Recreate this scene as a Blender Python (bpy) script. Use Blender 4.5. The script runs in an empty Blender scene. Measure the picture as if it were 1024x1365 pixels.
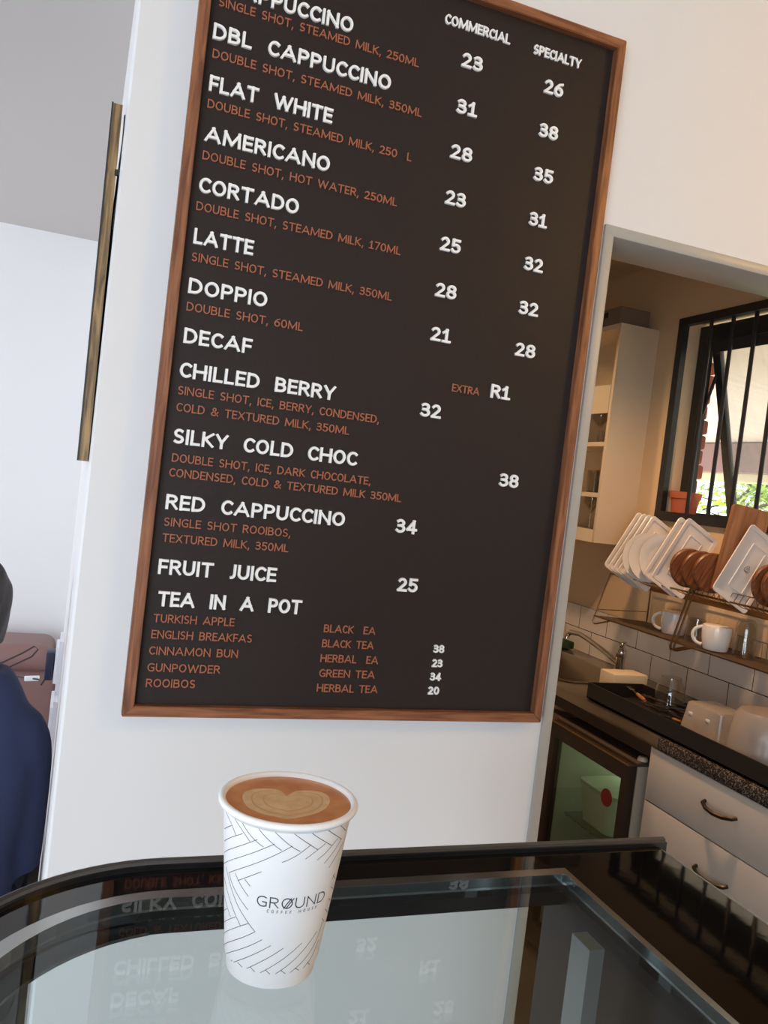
import bpy, bmesh, math, random
from mathutils import Vector, Matrix
PI = math.pi
Z0 = 1.53            # eye height: everything below is measured from the camera, z up, y into the room
C = bpy.context.scene.collection
SC = bpy.context.scene
random.seed(7)

# ------------------------------------------------------------------ camera, sky, sun, room light, exposure
cam_d = bpy.data.cameras.new('camera')
cam = bpy.data.objects.new('camera', cam_d); C.objects.link(cam)
YAW, PITCH, ROLL = 0.34480009, -0.03332154, 0.11868491
fw = Vector((math.sin(YAW)*math.cos(PITCH), math.cos(YAW)*math.cos(PITCH), math.sin(PITCH)))
r0 = Vector((math.cos(YAW), -math.sin(YAW), 0)); u0 = r0.cross(fw)
rt = r0*math.cos(ROLL) + u0*math.sin(ROLL); up = rt.cross(fw)
mw = Matrix((rt, up, -fw)).transposed().to_4x4(); mw.translation = Vector((0, 0, Z0))
cam.matrix_world = mw
cam_d.sensor_fit = 'VERTICAL'; cam_d.sensor_height = 36.0
cam_d.lens = 1082.36/1365*36.0
cam_d.clip_start = 0.02; cam_d.clip_end = 200
SC.camera = cam

SC.view_settings.view_transform = 'Standard'
SC.view_settings.look = 'None'
SC.view_settings.gamma = 1.0
SC.view_settings.use_curve_mapping = False
SC.view_settings.exposure = 0.0

w = bpy.data.worlds.new('sky'); SC.world = w; w.use_nodes = True
nt = w.node_tree; bg = nt.nodes['Background']
bg.inputs['Color'].default_value = (0.86, 0.93, 1.0, 1); bg.inputs['Strength'].default_value = 2.6

def light(name, kind, loc, energy, color, size=None, target=None, size_y=None):
    d = bpy.data.lights.new(name, kind); d.energy = energy; d.color = color
    o = bpy.data.objects.new(name, d); C.objects.link(o); o.location = Vector(loc) + Vector((0, 0, Z0))
    if kind == 'AREA':
        d.size = size
        if size_y: d.shape = 'RECTANGLE'; d.size_y = size_y
    elif kind == 'POINT': d.shadow_soft_size = size
    if target is not None:
        v = Vector(target) - Vector(loc)
        o.rotation_euler = v.to_track_quat('-Z', 'Y').to_euler()
    return o
sun = light('sun', 'SUN', (8, 2, 6.2), 11.0, (1.0, 0.93, 0.80), target=(0, 0, 0)); sun.data.angle = 0.01
light('shopfront_daylight', 'AREA', (-1.8, -2.0, -0.35), 95, (0.78, 0.88, 1.0), 2.4, (0.2, 1.3, -0.4), 2.2)
light('lounge_daylight', 'AREA', (-3.2, 2.6, -0.1), 60, (0.86, 0.89, 1.0), 1.8, (-0.3, 3.2, -0.2), 1.6)
light('shop_lamp', 'POINT', (2.1, 0.0, 1.05), 27, (1.0, 0.53, 0.06), 0.12)
for nm, loc, tgt, e, col in (('sink_downlight', (1.36, 3.05, 1.02), (1.75, 3.05, -1), 28, (1.0, 0.64, 0.36)), ('worktop_fill_spot', (1.30, 1.95, 1.02), (1.75, 2.1, -1), 72, (1.0, 0.58, 0.31))):  # second spot is added fill for the plates, drawers and cabinet side
    o = light(nm, 'SPOT', loc, e, col, None, tgt); o.data.spot_size = 1.95; o.data.spot_blend = 0.7; o.data.shadow_soft_size = 0.05

# ------------------------------------------------------------------ materials
def lin(c):
    return tuple((v/255/12.92 if v/255 <= 0.04045 else ((v/255+0.055)/1.055)**2.4) for v in c) + (1,)
MATS = {}
def mat(name, rgb, rough=0.5, metal=0.0, spec=0.5, bump=0.0, bscale=60, noise=0.0, nscale=8, rgb2=None, stretch=None, emit=None, trans=0, coat=0):
    if name in MATS: return MATS[name]
    m = bpy.data.materials.new(name); m.use_nodes = True
    n, l = m.node_tree.nodes, m.node_tree.links
    b = n['Principled BSDF']
    b.inputs['Base Color'].default_value = lin(rgb); b.inputs['Roughness'].default_value = rough
    b.inputs['Metallic'].default_value = metal; b.inputs['Specular IOR Level'].default_value = spec
    if coat: b.inputs['Coat Weight'].default_value = coat; b.inputs['Coat Roughness'].default_value = 0.05
    tc = n.new('ShaderNodeTexCoord'); mp = n.new('ShaderNodeMapping')
    l.new(tc.outputs['Object'], mp.inputs['Vector'])
    if stretch: mp.inputs['Scale'].default_value = stretch
    if noise or rgb2:
        nz = n.new('ShaderNodeTexNoise'); nz.inputs['Scale'].default_value = nscale; nz.inputs['Detail'].default_value = 6
        l.new(mp.outputs['Vector'], nz.inputs['Vector'])
        cr = n.new('ShaderNodeValToRGB')
        c1 = lin(rgb); c2 = lin(rgb2) if rgb2 else tuple(v*(1-noise) for v in c1[:3]) + (1,)
        cr.color_ramp.elements[0].position = 0.35; cr.color_ramp.elements[1].position = 0.65
        cr.color_ramp.elements[0].color = c2; cr.color_ramp.elements[1].color = c1
        l.new(nz.outputs['Fac'], cr.inputs['Fac']); l.new(cr.outputs['Color'], b.inputs['Base Color'])
    if bump:
        nb = n.new('ShaderNodeTexNoise'); nb.inputs['Scale'].default_value = bscale; nb.inputs['Detail'].default_value = 4
        l.new(mp.outputs['Vector'], nb.inputs['Vector'])
        bp = n.new('ShaderNodeBump'); bp.inputs['Strength'].default_value = bump; bp.inputs['Distance'].default_value = 0.002
        l.new(nb.outputs['Fac'], bp.inputs['Height']); l.new(bp.outputs['Normal'], b.inputs['Normal'])
    if emit:
        b.inputs['Emission Color'].default_value = lin(rgb); b.inputs['Emission Strength'].default_value = emit
    MATS[name] = m
    return m

def wood(name, dark, light_, axis='Z', scale=14, rough=0.45):
    if name in MATS: return MATS[name]
    m = bpy.data.materials.new(name); m.use_nodes = True
    n, l = m.node_tree.nodes, m.node_tree.links; b = n['Principled BSDF']
    tc = n.new('ShaderNodeTexCoord'); mp = n.new('ShaderNodeMapping')
    s = {'X': (0.08, 1, 1), 'Y': (1, 0.08, 1), 'Z': (1, 1, 0.08)}[axis]
    mp.inputs['Scale'].default_value = tuple(v*scale for v in s)
    l.new(tc.outputs['Object'], mp.inputs['Vector'])
    nz = n.new('ShaderNodeTexNoise'); nz.inputs['Scale'].default_value = 6; nz.inputs['Detail'].default_value = 8
    nz.inputs['Distortion'].default_value = 0.6
    l.new(mp.outputs['Vector'], nz.inputs['Vector'])
    cr = n.new('ShaderNodeValToRGB'); cr.color_ramp.elements[0].position = 0.33; cr.color_ramp.elements[1].position = 0.66
    cr.color_ramp.elements[0].color = lin(dark); cr.color_ramp.elements[1].color = lin(light_)
    l.new(nz.outputs['Fac'], cr.inputs['Fac']); l.new(cr.outputs['Color'], b.inputs['Base Color'])
    bp = n.new('ShaderNodeBump'); bp.inputs['Strength'].default_value = 0.25; bp.inputs['Distance'].default_value = 0.001
    l.new(nz.outputs['Fac'], bp.inputs['Height']); l.new(bp.outputs['Normal'], b.inputs['Normal'])
    b.inputs['Roughness'].default_value = rough
    MATS[name] = m
    return m

def thin_glass(name, tint=(0.92, 0.97, 0.96), f0=0.04, rough=0.0, body=0.0, body_rgb=(200, 200, 195)):
    """Clear sheet: schlick reflection over tinted transparency, plus an optional milky body."""
    if name in MATS: return MATS[name]
    m = bpy.data.materials.new(name); m.use_nodes = True
    n, l = m.node_tree.nodes, m.node_tree.links
    n.remove(n['Principled BSDF']); out = n['Material Output']
    lw = n.new('ShaderNodeLayerWeight'); lw.inputs['Blend'].default_value = 0.5
    p5 = n.new('ShaderNodeMath'); p5.operation = 'POWER'; p5.inputs[1].default_value = 5
    l.new(lw.outputs['Facing'], p5.inputs[0])
    ma = n.new('ShaderNodeMath'); ma.operation = 'MULTIPLY_ADD'; ma.inputs[1].default_value = 1-f0; ma.inputs[2].default_value = f0
    l.new(p5.outputs[0], ma.inputs[0])
    t = n.new('ShaderNodeBsdfTransparent'); t.inputs['Color'].default_value = tint + (1,)
    g = n.new('ShaderNodeBsdfGlossy'); g.inputs['Roughness'].default_value = rough
    base = t.outputs[0]
    if body:
        d = n.new('ShaderNodeBsdfTranslucent'); d.inputs['Color'].default_value = lin(body_rgb)
        d2 = n.new('ShaderNodeBsdfDiffuse'); d2.inputs['Color'].default_value = lin(body_rgb)
        m0 = n.new('ShaderNodeMixShader'); m0.inputs[0].default_value = 0.5
        l.new(d.outputs[0], m0.inputs[1]); l.new(d2.outputs[0], m0.inputs[2])
        m1 = n.new('ShaderNodeMixShader'); m1.inputs[0].default_value = body
        l.new(t.outputs[0], m1.inputs[1]); l.new(m0.outputs[0], m1.inputs[2]); base = m1.outputs[0]
    mx = n.new('ShaderNodeMixShader')
    l.new(ma.outputs[0], mx.inputs[0]); l.new(base, mx.inputs[1]); l.new(g.outputs[0], mx.inputs[2])
    l.new(mx.outputs[0], out.inputs['Surface'])
    MATS[name] = m
    return m

def speckle(name, base, flecks, scale=420, rough=0.25):
    if name in MATS: return MATS[name]
    m = bpy.data.materials.new(name); m.use_nodes = True
    n, l = m.node_tree.nodes, m.node_tree.links; b = n['Principled BSDF']
    tc = n.new('ShaderNodeTexCoord')
    v = n.new('ShaderNodeTexVoronoi'); v.inputs['Scale'].default_value = scale
    l.new(tc.outputs['Object'], v.inputs['Vector'])
    sp = n.new('ShaderNodeSeparateColor'); l.new(v.outputs['Color'], sp.inputs[0])
    cr = n.new('ShaderNodeValToRGB'); cr.color_ramp.interpolation = 'CONSTANT'
    cr.color_ramp.elements[0].color = lin(base)
    k = len(flecks)
    cr.color_ramp.elements[1].position = 0.45; cr.color_ramp.elements[1].color = lin(flecks[0])
    for i in range(1, k):
        e = cr.color_ramp.elements.new(0.45 + 0.5*i/k); e.color = lin(flecks[i])
    l.new(sp.outputs[0], cr.inputs['Fac']); l.new(cr.outputs['Color'], b.inputs['Base Color'])
    b.inputs['Roughness'].default_value = rough
    MATS[name] = m
    return m

def tile_mat(name, tile, grout):
    m = bpy.data.materials.new(name); m.use_nodes = True
    n, l = m.node_tree.nodes, m.node_tree.links; b = n['Principled BSDF']
    tc = n.new('ShaderNodeTexCoord'); sx = n.new('ShaderNodeSeparateXYZ'); l.new(tc.outputs['Object'], sx.inputs[0])
    cx = n.new('ShaderNodeCombineXYZ'); l.new(sx.outputs['Y'], cx.inputs['X']); l.new(sx.outputs['Z'], cx.inputs['Y'])
    mp = n.new('ShaderNodeMapping'); l.new(cx.outputs[0], mp.inputs['Vector'])
    mp.inputs['Location'].default_value = (-(2.171+0.10225), -(Z0-0.631), 0)
    br = n.new('ShaderNodeTexBrick'); br.inputs['Scale'].default_value = 1
    br.inputs['Brick Width'].default_value = 0.2045; br.inputs['Row Height'].default_value = 0.1
    br.inputs['Mortar Size'].default_value = 0.0016; br.inputs['Mortar Smooth'].default_value = 0
    br.inputs['Color1'].default_value = lin(tile); br.inputs['Color2'].default_value = lin(tile); br.inputs['Mortar'].default_value = lin(grout)
    l.new(mp.outputs[0], br.inputs['Vector']); l.new(br.outputs['Color'], b.inputs['Base Color'])
    b.inputs['Roughness'].default_value = 0.18
    MATS[name] = m
    return m

# ------------------------------------------------------------------ mesh builder
class MB:
    def __init__(s): s.bm = bmesh.new()
    def box(s, x0, x1, y0, y1, z0, z1, bev=0.0, seg=2, M=None):
        t = bmesh.new() if bev else s.bm
        vs = [t.verts.new((x, y, z)) for x in (x0, x1) for y in (y0, y1) for z in (z0, z1)]
        for f in ((0,1,3,2),(4,6,7,5),(0,4,5,1),(2,3,7,6),(0,2,6,4),(1,5,7,3)): t.faces.new([vs[i] for i in f])
        if bev:
            bmesh.ops.bevel(t, geom=t.edges[:], offset=bev, segments=seg, profile=0.5, affect='EDGES')
            s.merge(t, M)
        elif M is not None:
            for v in vs: v.co = M @ v.co
        return s
    def merge(s, t, M=None):
        mp = {}
        for v in t.verts: mp[v] = s.bm.verts.new(M @ v.co if M is not None else v.co)
        for f in t.faces:
            try: s.bm.faces.new([mp[v] for v in f.verts])
            except ValueError: pass
        t.free()
    def obox(s, c, ax, ay, az, dx, dy, dz, bev=0.0):
        M = Matrix((Vector(ax), Vector(ay), Vector(az))).transposed().to_4x4(); M.translation = Vector(c)
        return s.box(-dx/2, dx/2, -dy/2, dy/2, -dz/2, dz/2, bev, 2, M)
    def tube(s, pts, r, seg=8, closed=False, caps=True):
        pts = [Vector(p) for p in pts]; n = len(pts)
        rs = r if isinstance(r, (list, tuple)) else [r]*n
        rings = []; prev = None
        for i, p in enumerate(pts):
            if closed: d = pts[(i+1) % n] - pts[i-1]
            else: d = pts[min(i+1, n-1)] - pts[max(i-1, 0)]
            if d.length < 1e-9: d = Vector((0, 0, 1))
            d.normalize()
            if prev is None:
                a = Vector((0, 0, 1)) if abs(d.z) < 0.9 else Vector((1, 0, 0))
                u = d.cross(a).normalized()
            else:
                u = prev - d*prev.dot(d)
                u = u.normalized() if u.length > 1e-6 else d.orthogonal().normalized()
            prev = u; v = d.cross(u)
            rings.append([s.bm.verts.new(p + (u*math.cos(2*PI*k/seg) + v*math.sin(2*PI*k/seg))*rs[i]) for k in range(seg)])
        m = n if closed else n-1
        for i in range(m):
            a, b = rings[i], rings[(i+1) % n]
            for k in range(seg): s.bm.faces.new((a[k], a[(k+1) % seg], b[(k+1) % seg], b[k]))
        if caps and not closed:
            s.bm.faces.new(rings[0][::-1]); s.bm.faces.new(rings[-1])
        return s
    def lathe(s, prof, c=(0,0,0), seg=32, M=None, a0=0, a1=2*PI):
        """prof: list of (r, z); turned about z through c."""
        full = abs(a1-a0-2*PI) < 1e-6
        rings = []
        for r, z in prof:
            if r < 1e-7: rings.append([s.bm.verts.new(s._m((0,0,z), c, M))]); continue
            k = seg if full else seg+1
            rings.append([s.bm.verts.new(s._m((r*math.cos(a0+(a1-a0)*i/seg), r*math.sin(a0+(a1-a0)*i/seg), z), c, M)) for i in range(k)])
        for a, b in zip(rings, rings[1:]):
            for i in range(seg):
                j = (i+1) % seg if full else i+1
                try:
                    if len(a) == 1 and len(b) == 1: continue
                    if len(a) == 1: s.bm.faces.new((a[0], b[j], b[i]))
                    elif len(b) == 1: s.bm.faces.new((a[i], a[j], b[0]))
                    else: s.bm.faces.new((a[i], a[j], b[j], b[i]))
                except ValueError: pass
        return s
    def _m(s, p, c, M):
        p = Vector(p)
        if M is not None: p = M @ p
        return p + Vector(c)
    def prism(s, poly, z0, z1, M=None):
        """poly in xy, extruded z0..z1, then M."""
        f = lambda p: (M @ Vector(p)) if M is not None else Vector(p)
        a = [s.bm.verts.new(f((x, y, z0))) for x, y in poly]; b = [s.bm.verts.new(f((x, y, z1))) for x, y in poly]
        n = len(poly)
        s.bm.faces.new(a[::-1]); s.bm.faces.new(b)
        for i in range(n): s.bm.faces.new((a[i], a[(i+1) % n], b[(i+1) % n], b[i]))
        return s
    def ring(s, outer, inner, z0, z1, M=None, closed=True):
        """band between two outlines of equal length"""
        f = lambda p: (M @ Vector(p)) if M is not None else Vector(p)
        L = [[s.bm.verts.new(f((x, y, z))) for x, y in q] for q in (outer, inner) for z in (z0, z1)]
        n = len(outer); o0, o1, i0, i1 = L
        for k in range(n if closed else n-1):
            j = (k+1) % n
            for a, b in ((o0, o1), (i1, i0), (o1, i1), (i0, o0)):
                s.bm.faces.new((a[k], a[j], b[j], b[k]))
        if not closed:
            for k in (0, n-1): s.bm.faces.new((o0[k], o1[k], i1[k], i0[k]))
        return s
    def quad(s, a, b, c, d):
        s.bm.faces.new([s.bm.verts.new(Vector(p)) for p in (a, b, c, d)]); return s
    def build(s, name, m, parent=None, smooth=True, angle=38, local=False):
        bm = s.bm
        bmesh.ops.recalc_face_normals(bm, faces=bm.faces[:])
        if smooth:
            lim = math.radians(angle)
            for f in bm.faces: f.smooth = True
            for e in bm.edges:
                if len(e.link_faces) != 2 or e.calc_face_angle(0) > lim: e.smooth = False
        off = Vector((0, 0, 0))
        base = Vector((0, 0, 0))
        if not local:
            off = Vector((0, 0, Z0))
            if parent is not None:
                p = parent
                while p is not None: base += p.location; p = p.parent
            else:
                if bm.verts:
                    lo = Vector([min(v.co[k] for v in bm.verts) for k in range(3)]); hi = Vector([max(v.co[k] for v in bm.verts) for k in range(3)])
                    base = Vector(((lo.x+hi.x)/2, (lo.y+hi.y)/2, lo.z)) + off
                    if s.__dict__.get('keep_origin'): base = Vector((0, 0, 0))
        for v in bm.verts: v.co = v.co + off - base
        me = bpy.data.meshes.new(name); bm.to_mesh(me); bm.free()
        me.materials.append(m)
        o = bpy.data.objects.new(name, me); C.objects.link(o)
        if parent is not None: o.parent = parent
        elif not local: o.location = base
        return o

def thing(name, loc, label, cat, group=None):
    o = bpy.data.objects.new(name, None); C.objects.link(o); o.empty_display_size = 0.05
    o.location = Vector(loc) + Vector((0, 0, Z0)); o['label'] = label; o['category'] = cat
    if group: o['group'] = group
    return o
def tag(o, label, cat, group=None, kind=None):
    o['label'] = label; o['category'] = cat
    if group: o['group'] = group
    if kind: o['kind'] = kind
    return o
def structure(mb, name, m, label, smooth=False):
    mb.keep_origin = True
    o = mb.build(name, m, None, smooth); o['kind'] = 'structure'; o['label'] = label; o['category'] = name.split('_')[0]
    return o
def arcpts(cx, cy, r, a0, a1, n, ry=None):
    ry = r if ry is None else ry
    return [(cx + r*math.cos(math.radians(a0+(a1-a0)*i/n)), cy + ry*math.sin(math.radians(a0+(a1-a0)*i/n))) for i in range(n+1)]
def copy_tree(o, parent=None):
    c = o.copy(); C.objects.link(c)
    if parent is not None: c.parent = parent
    for ch in [k for k in bpy.data.objects if k.parent == o and k is not c]: copy_tree(ch, c)
    return c

# ------------------------------------------------------------------ the room
D = 1.294                       # front face of the board wall
FL = -Z0                        # floor
WALL = mat('white_wall_paint', (231, 230, 229), 0.55, spec=0.3, bump=0.12, bscale=45)
WALLK = mat('cream_kitchen_paint', (216, 190, 154), 0.6, spec=0.3, bump=0.1, bscale=40)
CEIL = mat('ceiling_paint', (205, 200, 195), 0.8)
FLOORM = mat('floor_screed', (92, 84, 76), 0.35, noise=0.3, nscale=5)
STEEL = mat('brushed_steel', (190, 188, 184), 0.28, 1.0)
CHROME = mat('chrome', (215, 212, 208), 0.08, 1.0)

JX0, JX1, JZ = 0.822, 1.72, 0.517     # doorway (outer edge of its frame), head height
b = MB()
fx = lambda y: -0.0105 - 0.020*(y-D)  # left face of the partition, running slightly off square
b.prism([(fx(D)+0.004, D), (JX0, D), (JX0, D+0.1), (0.10, D+0.1), (0.10, D+0.101), (fx(D+0.1), D+0.1), (fx(D), D+0.004)], FL, 1.30)
b.box(JX0, JX1, D, D+0.1, JZ, 1.30)
b.box(JX1, 3.2, D, D+0.1, FL, 1.30)
structure(b, 'wall_back', WALL, 'white wall carrying the menu board, with a doorway cut on the right')
b = MB(); b.prism([(fx(D+0.1), D+0.1), (0.10, D+0.1), (0.10, 3.9), (fx(3.9), 3.9)], FL, 1.30)
structure(b, 'wall_partition', WALL, 'white partition wall running back from the left end of the board wall')
b = MB(); b.box(-3.6, 2.4, -3.0, 4.6, FL-0.1, FL); structure(b, 'floor', FLOORM, 'dark floor')
b = MB(); b.box(-3.7, 3.2, -3.0, D, 1.30, 1.40); structure(b, 'ceiling', CEIL, 'ceiling over the counter side')
b = MB(); b.box(0.0, 2.3, D+0.1, 3.9, 1.04, 1.12); structure(b, 'ceiling_kitchen', WALLK, 'low ceiling of the kitchen')
b = MB(); b.box(-3.7, 0.0, D, 3.9, 0.886, 1.40); structure(b, 'ceiling_lounge', CEIL, 'grey ceiling of the room on the left')
b = MB(); b.box(-3.7, 2.4, 3.75, 3.9, FL, 1.30); structure(b, 'wall_far', WALL, 'white far wall behind the sofa and the kitchen')
b = MB(); b.box(-3.7, -3.3, -3.1, -3.0, FL, 1.40); b.box(-0.6, 3.2, -3.1, -3.0, FL, 1.40); b.box(-3.3, -0.6, -3.1, -3.0, 0.55, 1.40); b.box(-3.3, -0.6, -3.1, -3.0, FL, -1.25)  # unseen wall, added to cut the sky light entering the front room
structure(b, 'wall_front', WALL, 'unseen white front wall added to cut the sky light, with a wide opening')
b = MB(); b.box(-3.7, -3.6, -3.0, 3.9, FL, 1.40); structure(b, 'wall_left', WALL, 'white wall on the far left')
b = MB(); b.box(3.1, 3.2, -3.0, D, FL, 1.40); structure(b, 'wall_right', WALL, 'white wall on the right of the counter side')

# kitchen outer wall with the window opening
WX, WX1 = 2.10, 2.235
WY0, WY1, WZ0, WZ1 = 1.50, 2.655, 0.0, 0.778
b = MB()
b.box(WX, WX1, D+0.1, 3.75, FL, WZ0); b.box(WX, WX1, D+0.1, 3.75, WZ1, 1.30)
b.box(WX, WX1, D+0.1, WY0, WZ0, WZ1); b.box(WX, WX1, WY1, 3.75, WZ0, WZ1)
structure(b, 'wall_kitchen', WALLK, 'cream kitchen wall with a window above the sink')
TILE = tile_mat('white_subway_tile', (216, 212, 206), (38, 30, 26))
b = MB(); b.box(2.094, 2.0999, D+0.1, 3.74, -0.631, -0.432)
structure(b, 'trim_1', TILE, 'white oblong wall tiles with dark grout above the sink')

# door frame
FRAME = mat('cream_door_frame_paint', (176, 171, 162), 0.35, bump=0.05)
b = MB()
b.box(JX0, JX0+0.021, D-0.0058, D+0.1118, FL, JZ-0.0002, 0.003)
b.box(JX1-0.021, JX1, D-0.0058, D+0.1118, FL, JZ-0.0002, 0.003)
b.box(JX0-0.0003, JX1+0.0003, D-0.006, D+0.112, JZ-0.019, JZ+0.0015, 0.003)
structure(b, 'door_1', FRAME, 'cream painted frame of the open kitchen doorway', True)

# window: steel frame in the reveal, burglar bars on the inside face, top-hung sash pushed open
BLK = mat('black_window_paint', (34, 36, 38), 0.35)
PANE = thin_glass('window_glass', (0.90, 0.95, 0.96), 0.05, 0.0, 0.12, (225, 232, 235))
b = MB(); FXW = 2.185
b.box(FXW, FXW+0.03, WY0, WY1, 0.70, 0.765); b.box(FXW, FXW+0.03, WY0, WY1, 0.0, 0.035)
b.box(FXW+0.0005, FXW+0.0305, WY1-0.052, WY1-0.0004, 0.0004, 0.7646); b.box(FXW+0.0005, FXW+0.0305, WY0+0.0004, WY0+0.05, 0.0004, 0.7646)
wf = structure(b, 'window_1', BLK, 'black steel kitchen window with an opened sash')
def sash_pt(y, d): return (2.20 + 0.185*d/0.66 + 0.004, y, 0.70 - d)
sp = MB()
dv = Vector((0.185/0.66, 0, -1)).normalized(); nv = Vector((dv.z*-1, 0, dv.x)); nv = Vector((1, 0, dv.x/ -dv.z)).normalized()
SY0, SY1 = 1.56, 2.595
for y in (SY1-0.02, SY0+0.02):
    c = Vector(sash_pt(y, 0.33)); sp.obox(c, (0, 1, 0), nv, dv, 0.038, 0.02, 0.685)
for d in (0.015, 0.655):
    c = Vector(sash_pt((SY0+SY1)/2, d)); sp.obox(c, (0, 1, 0), nv, dv, SY1-SY0, 0.022, 0.045)
sp.keep_origin = True
sash = sp.build('sash', BLK, wf, False)
g = MB(); c = Vector(sash_pt((SY0+SY1)/2, 0.335)); g.obox(c, (0, 1, 0), nv, dv, SY1-SY0-0.06, 0.003, 0.62)
g.build('pane', PANE, sash, False)
h = MB(); c = Vector(sash_pt(2.18, 0.61))
h.obox(c + Vector((-0.015, 0, 0.0)), (0, 1, 0), nv, dv, 0.02, 0.03, 0.05, 0.004); h.build('latch', BLK, sash)
st = MB(); st.tube([(2.20, 2.60, 0.42), (2.235, 2.585, 0.60)], 0.006, 6); st.build('stay_arm', BLK, wf)
# burglar bars
gate = thing('burglar_bars', (WX, 2.08, WZ0), 'black steel burglar bars fixed across the kitchen window opening', 'burglar bars')
b = MB()
BX = WX - 0.004
b.box(BX-0.012, BX+0.014, WY0-0.02, WY1+0.008, WZ1-0.026, WZ1+0.004); b.box(BX-0.012, BX+0.014, WY0-0.02, WY1+0.008, WZ0-0.010, WZ0+0.027)
b.box(BX-0.0115, BX+0.0135, WY1-0.026, WY1+0.0076, WZ0, WZ1); b.box(BX-0.0115, BX+0.0135, WY0-0.0196, WY0+0.02, WZ0, WZ1)
b.build('bar_frame', BLK, gate, False)
for y in (2.492, 2.380, 2.270, 2.158, 2.045, 1.93, 1.82, 1.71, 1.60):
    t = MB(); t.tube([(BX, y, WZ0+0.02), (BX, y, WZ1-0.02)], 0.0075, 8); t.build('bar', BLK, gate)
# flowerpot on the sill
TERRA = mat('terracotta', (176, 92, 62), 0.7, bump=0.1)
b = MB()
b.lathe([(0, 0.0), (0.040, 0.0), (0.053, 0.082), (0.058, 0.083), (0.060, 0.108), (0.054, 0.108), (0.050, 0.080), (0.045, 0.02), (0, 0.02)], (2.150, 2.575, 0.0005), 28)
tag(b.build('flowerpot', TERRA), 'empty terracotta flowerpot standing on the kitchen window sill', 'flowerpot')

# ------------------------------------------------------------------ outdoors seen through the window
b = MB(); b.box(2.24, 6.6, -6, 14, FL-0.15, FL-0.10); structure(b, 'floor_patio', mat('pale_patio_paving', (232, 222, 212), 0.8, noise=0.1, nscale=4), 'pale paved patio outside the kitchen')
b = MB(); b.box(2.31, 40, -25, 40, FL-0.25, FL-0.15); structure(b, 'ground', mat('lawn', (92, 110, 52), 0.9, noise=0.4, nscale=2), 'garden lawn outside the window')
PORCH = mat('porch_ceiling_paint', (232, 214, 200), 0.7, noise=0.12, nscale=3, stretch=(0.5, 6, 1))
b = MB()
b.prism([(2.236, 0.865), (4.75, 0.635), (4.75, 0.70), (2.236, 0.93)], -8.0, 3.0, Matrix(((1,0,0,0),(0,0,-1,0),(0,1,0,0),(0,0,0,1))))
structure(b, 'ceiling_porch', PORCH, 'pale pink boarded ceiling of the porch')
b = MB(); b.box(4.60, 4.75, -3.0, 8.0, 0.415, 0.640); structure(b, 'trim_2', mat('mauve_beam_paint', (140, 112, 108), 0.6), 'mauve beam along the edge of the porch')
b = MB(); b.box(4.76, 4.80, -3.0, 8.0, 0.345, 0.640, 0.01); structure(b, 'trim_3', mat('cream_fascia', (240, 225, 180), 0.6), 'cream fascia board outside the porch beam')
BRICK = mat('red_rough_brick', (118, 62, 46), 0.9, rgb2=(92, 48, 38), nscale=9, bump=0.5, bscale=40)
pil = MB(); random.seed(3)
z = FL; k = 0
while z < 0.80:
    hgt = 0.072; j = lambda: random.uniform(-0.014, 0.014)
    lean = 3.395 - 0.045*max(0, z+0.1)
    pil.box(2.56+j(), 2.90+j(), lean+j(), 3.80+j(), z, z+hgt, 0.012, 2); z += hgt + 0.004; k += 1
pil.box(2.585, 2.875, 3.425, 3.77, FL, 0.35); pil.box(2.585, 2.875, 3.40, 3.77, 0.35, 0.80)
tag(pil.build('brick_pillar', BRICK), 'rough red brick pillar of the porch outside the window', 'pillar')
def leafy(name, seed, cx, cy, cz, rx, ry, rz, n, m1, label, trunk):
    random.seed(seed)
    root = thing(name, (cx, cy, FL-0.15), label, 'tree', 'trees outside the kitchen window')
    t = MB(); t.tube(trunk, [0.16, 0.13, 0.10, 0.05][:len(trunk)], 8)
    for q in range(9):
        p = Vector(trunk[-2]).lerp(Vector(trunk[-1]), random.random())
        t.tube([p, p + Vector((random.uniform(-1, 1), random.uniform(-1, 1), random.uniform(0.2, 0.9)))*0.7, p + Vector((random.uniform(-1, 1), random.uniform(-1, 1), random.uniform(0.1, 0.8)))*1.3], [0.04, 0.025, 0.01], 6)
    t.build('trunk', mat('bark', (96, 80, 66), 0.9), root)
    f = MB(); cl = []
    for q in range(46):
        while True:
            v = Vector((random.uniform(-1, 1), random.uniform(-1, 1), random.uniform(-1, 1)))
            if v.length < 1: break
        cl.append((Vector((cx+v.x*rx, cy+v.y*ry, cz+v.z*rz)), random.uniform(0.25, 0.6)))
    for q in range(n):
        c, r = random.choice(cl)
        p = c + Vector((random.gauss(0, 1), random.gauss(0, 1), random.gauss(0, 1)))*r*0.62
        if p.z < FL-0.1: continue
        d = Vector((random.uniform(-1, 1), random.uniform(-1, 1), random.uniform(-0.8, 0.5))).normalized()
        e = d.orthogonal().normalized(); e.rotate(Matrix.Rotation(random.uniform(0, 6.28), 3, d)); s_ = random.uniform(0.035, 0.075)
        f.quad(p - d*s_, p + e*s_*0.45, p + d*s_, p - e*s_*0.45)
    o = f.build('foliage', m1, root, False); o['kind'] = 'stuff'
LEAF = mat('leaf_green', (104, 138, 58), 0.5, rgb2=(150, 176, 84), nscale=3)
LEAF2 = mat('leaf_blue_green', (96, 128, 72), 0.5, rgb2=(128, 156, 96), nscale=3)
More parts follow.
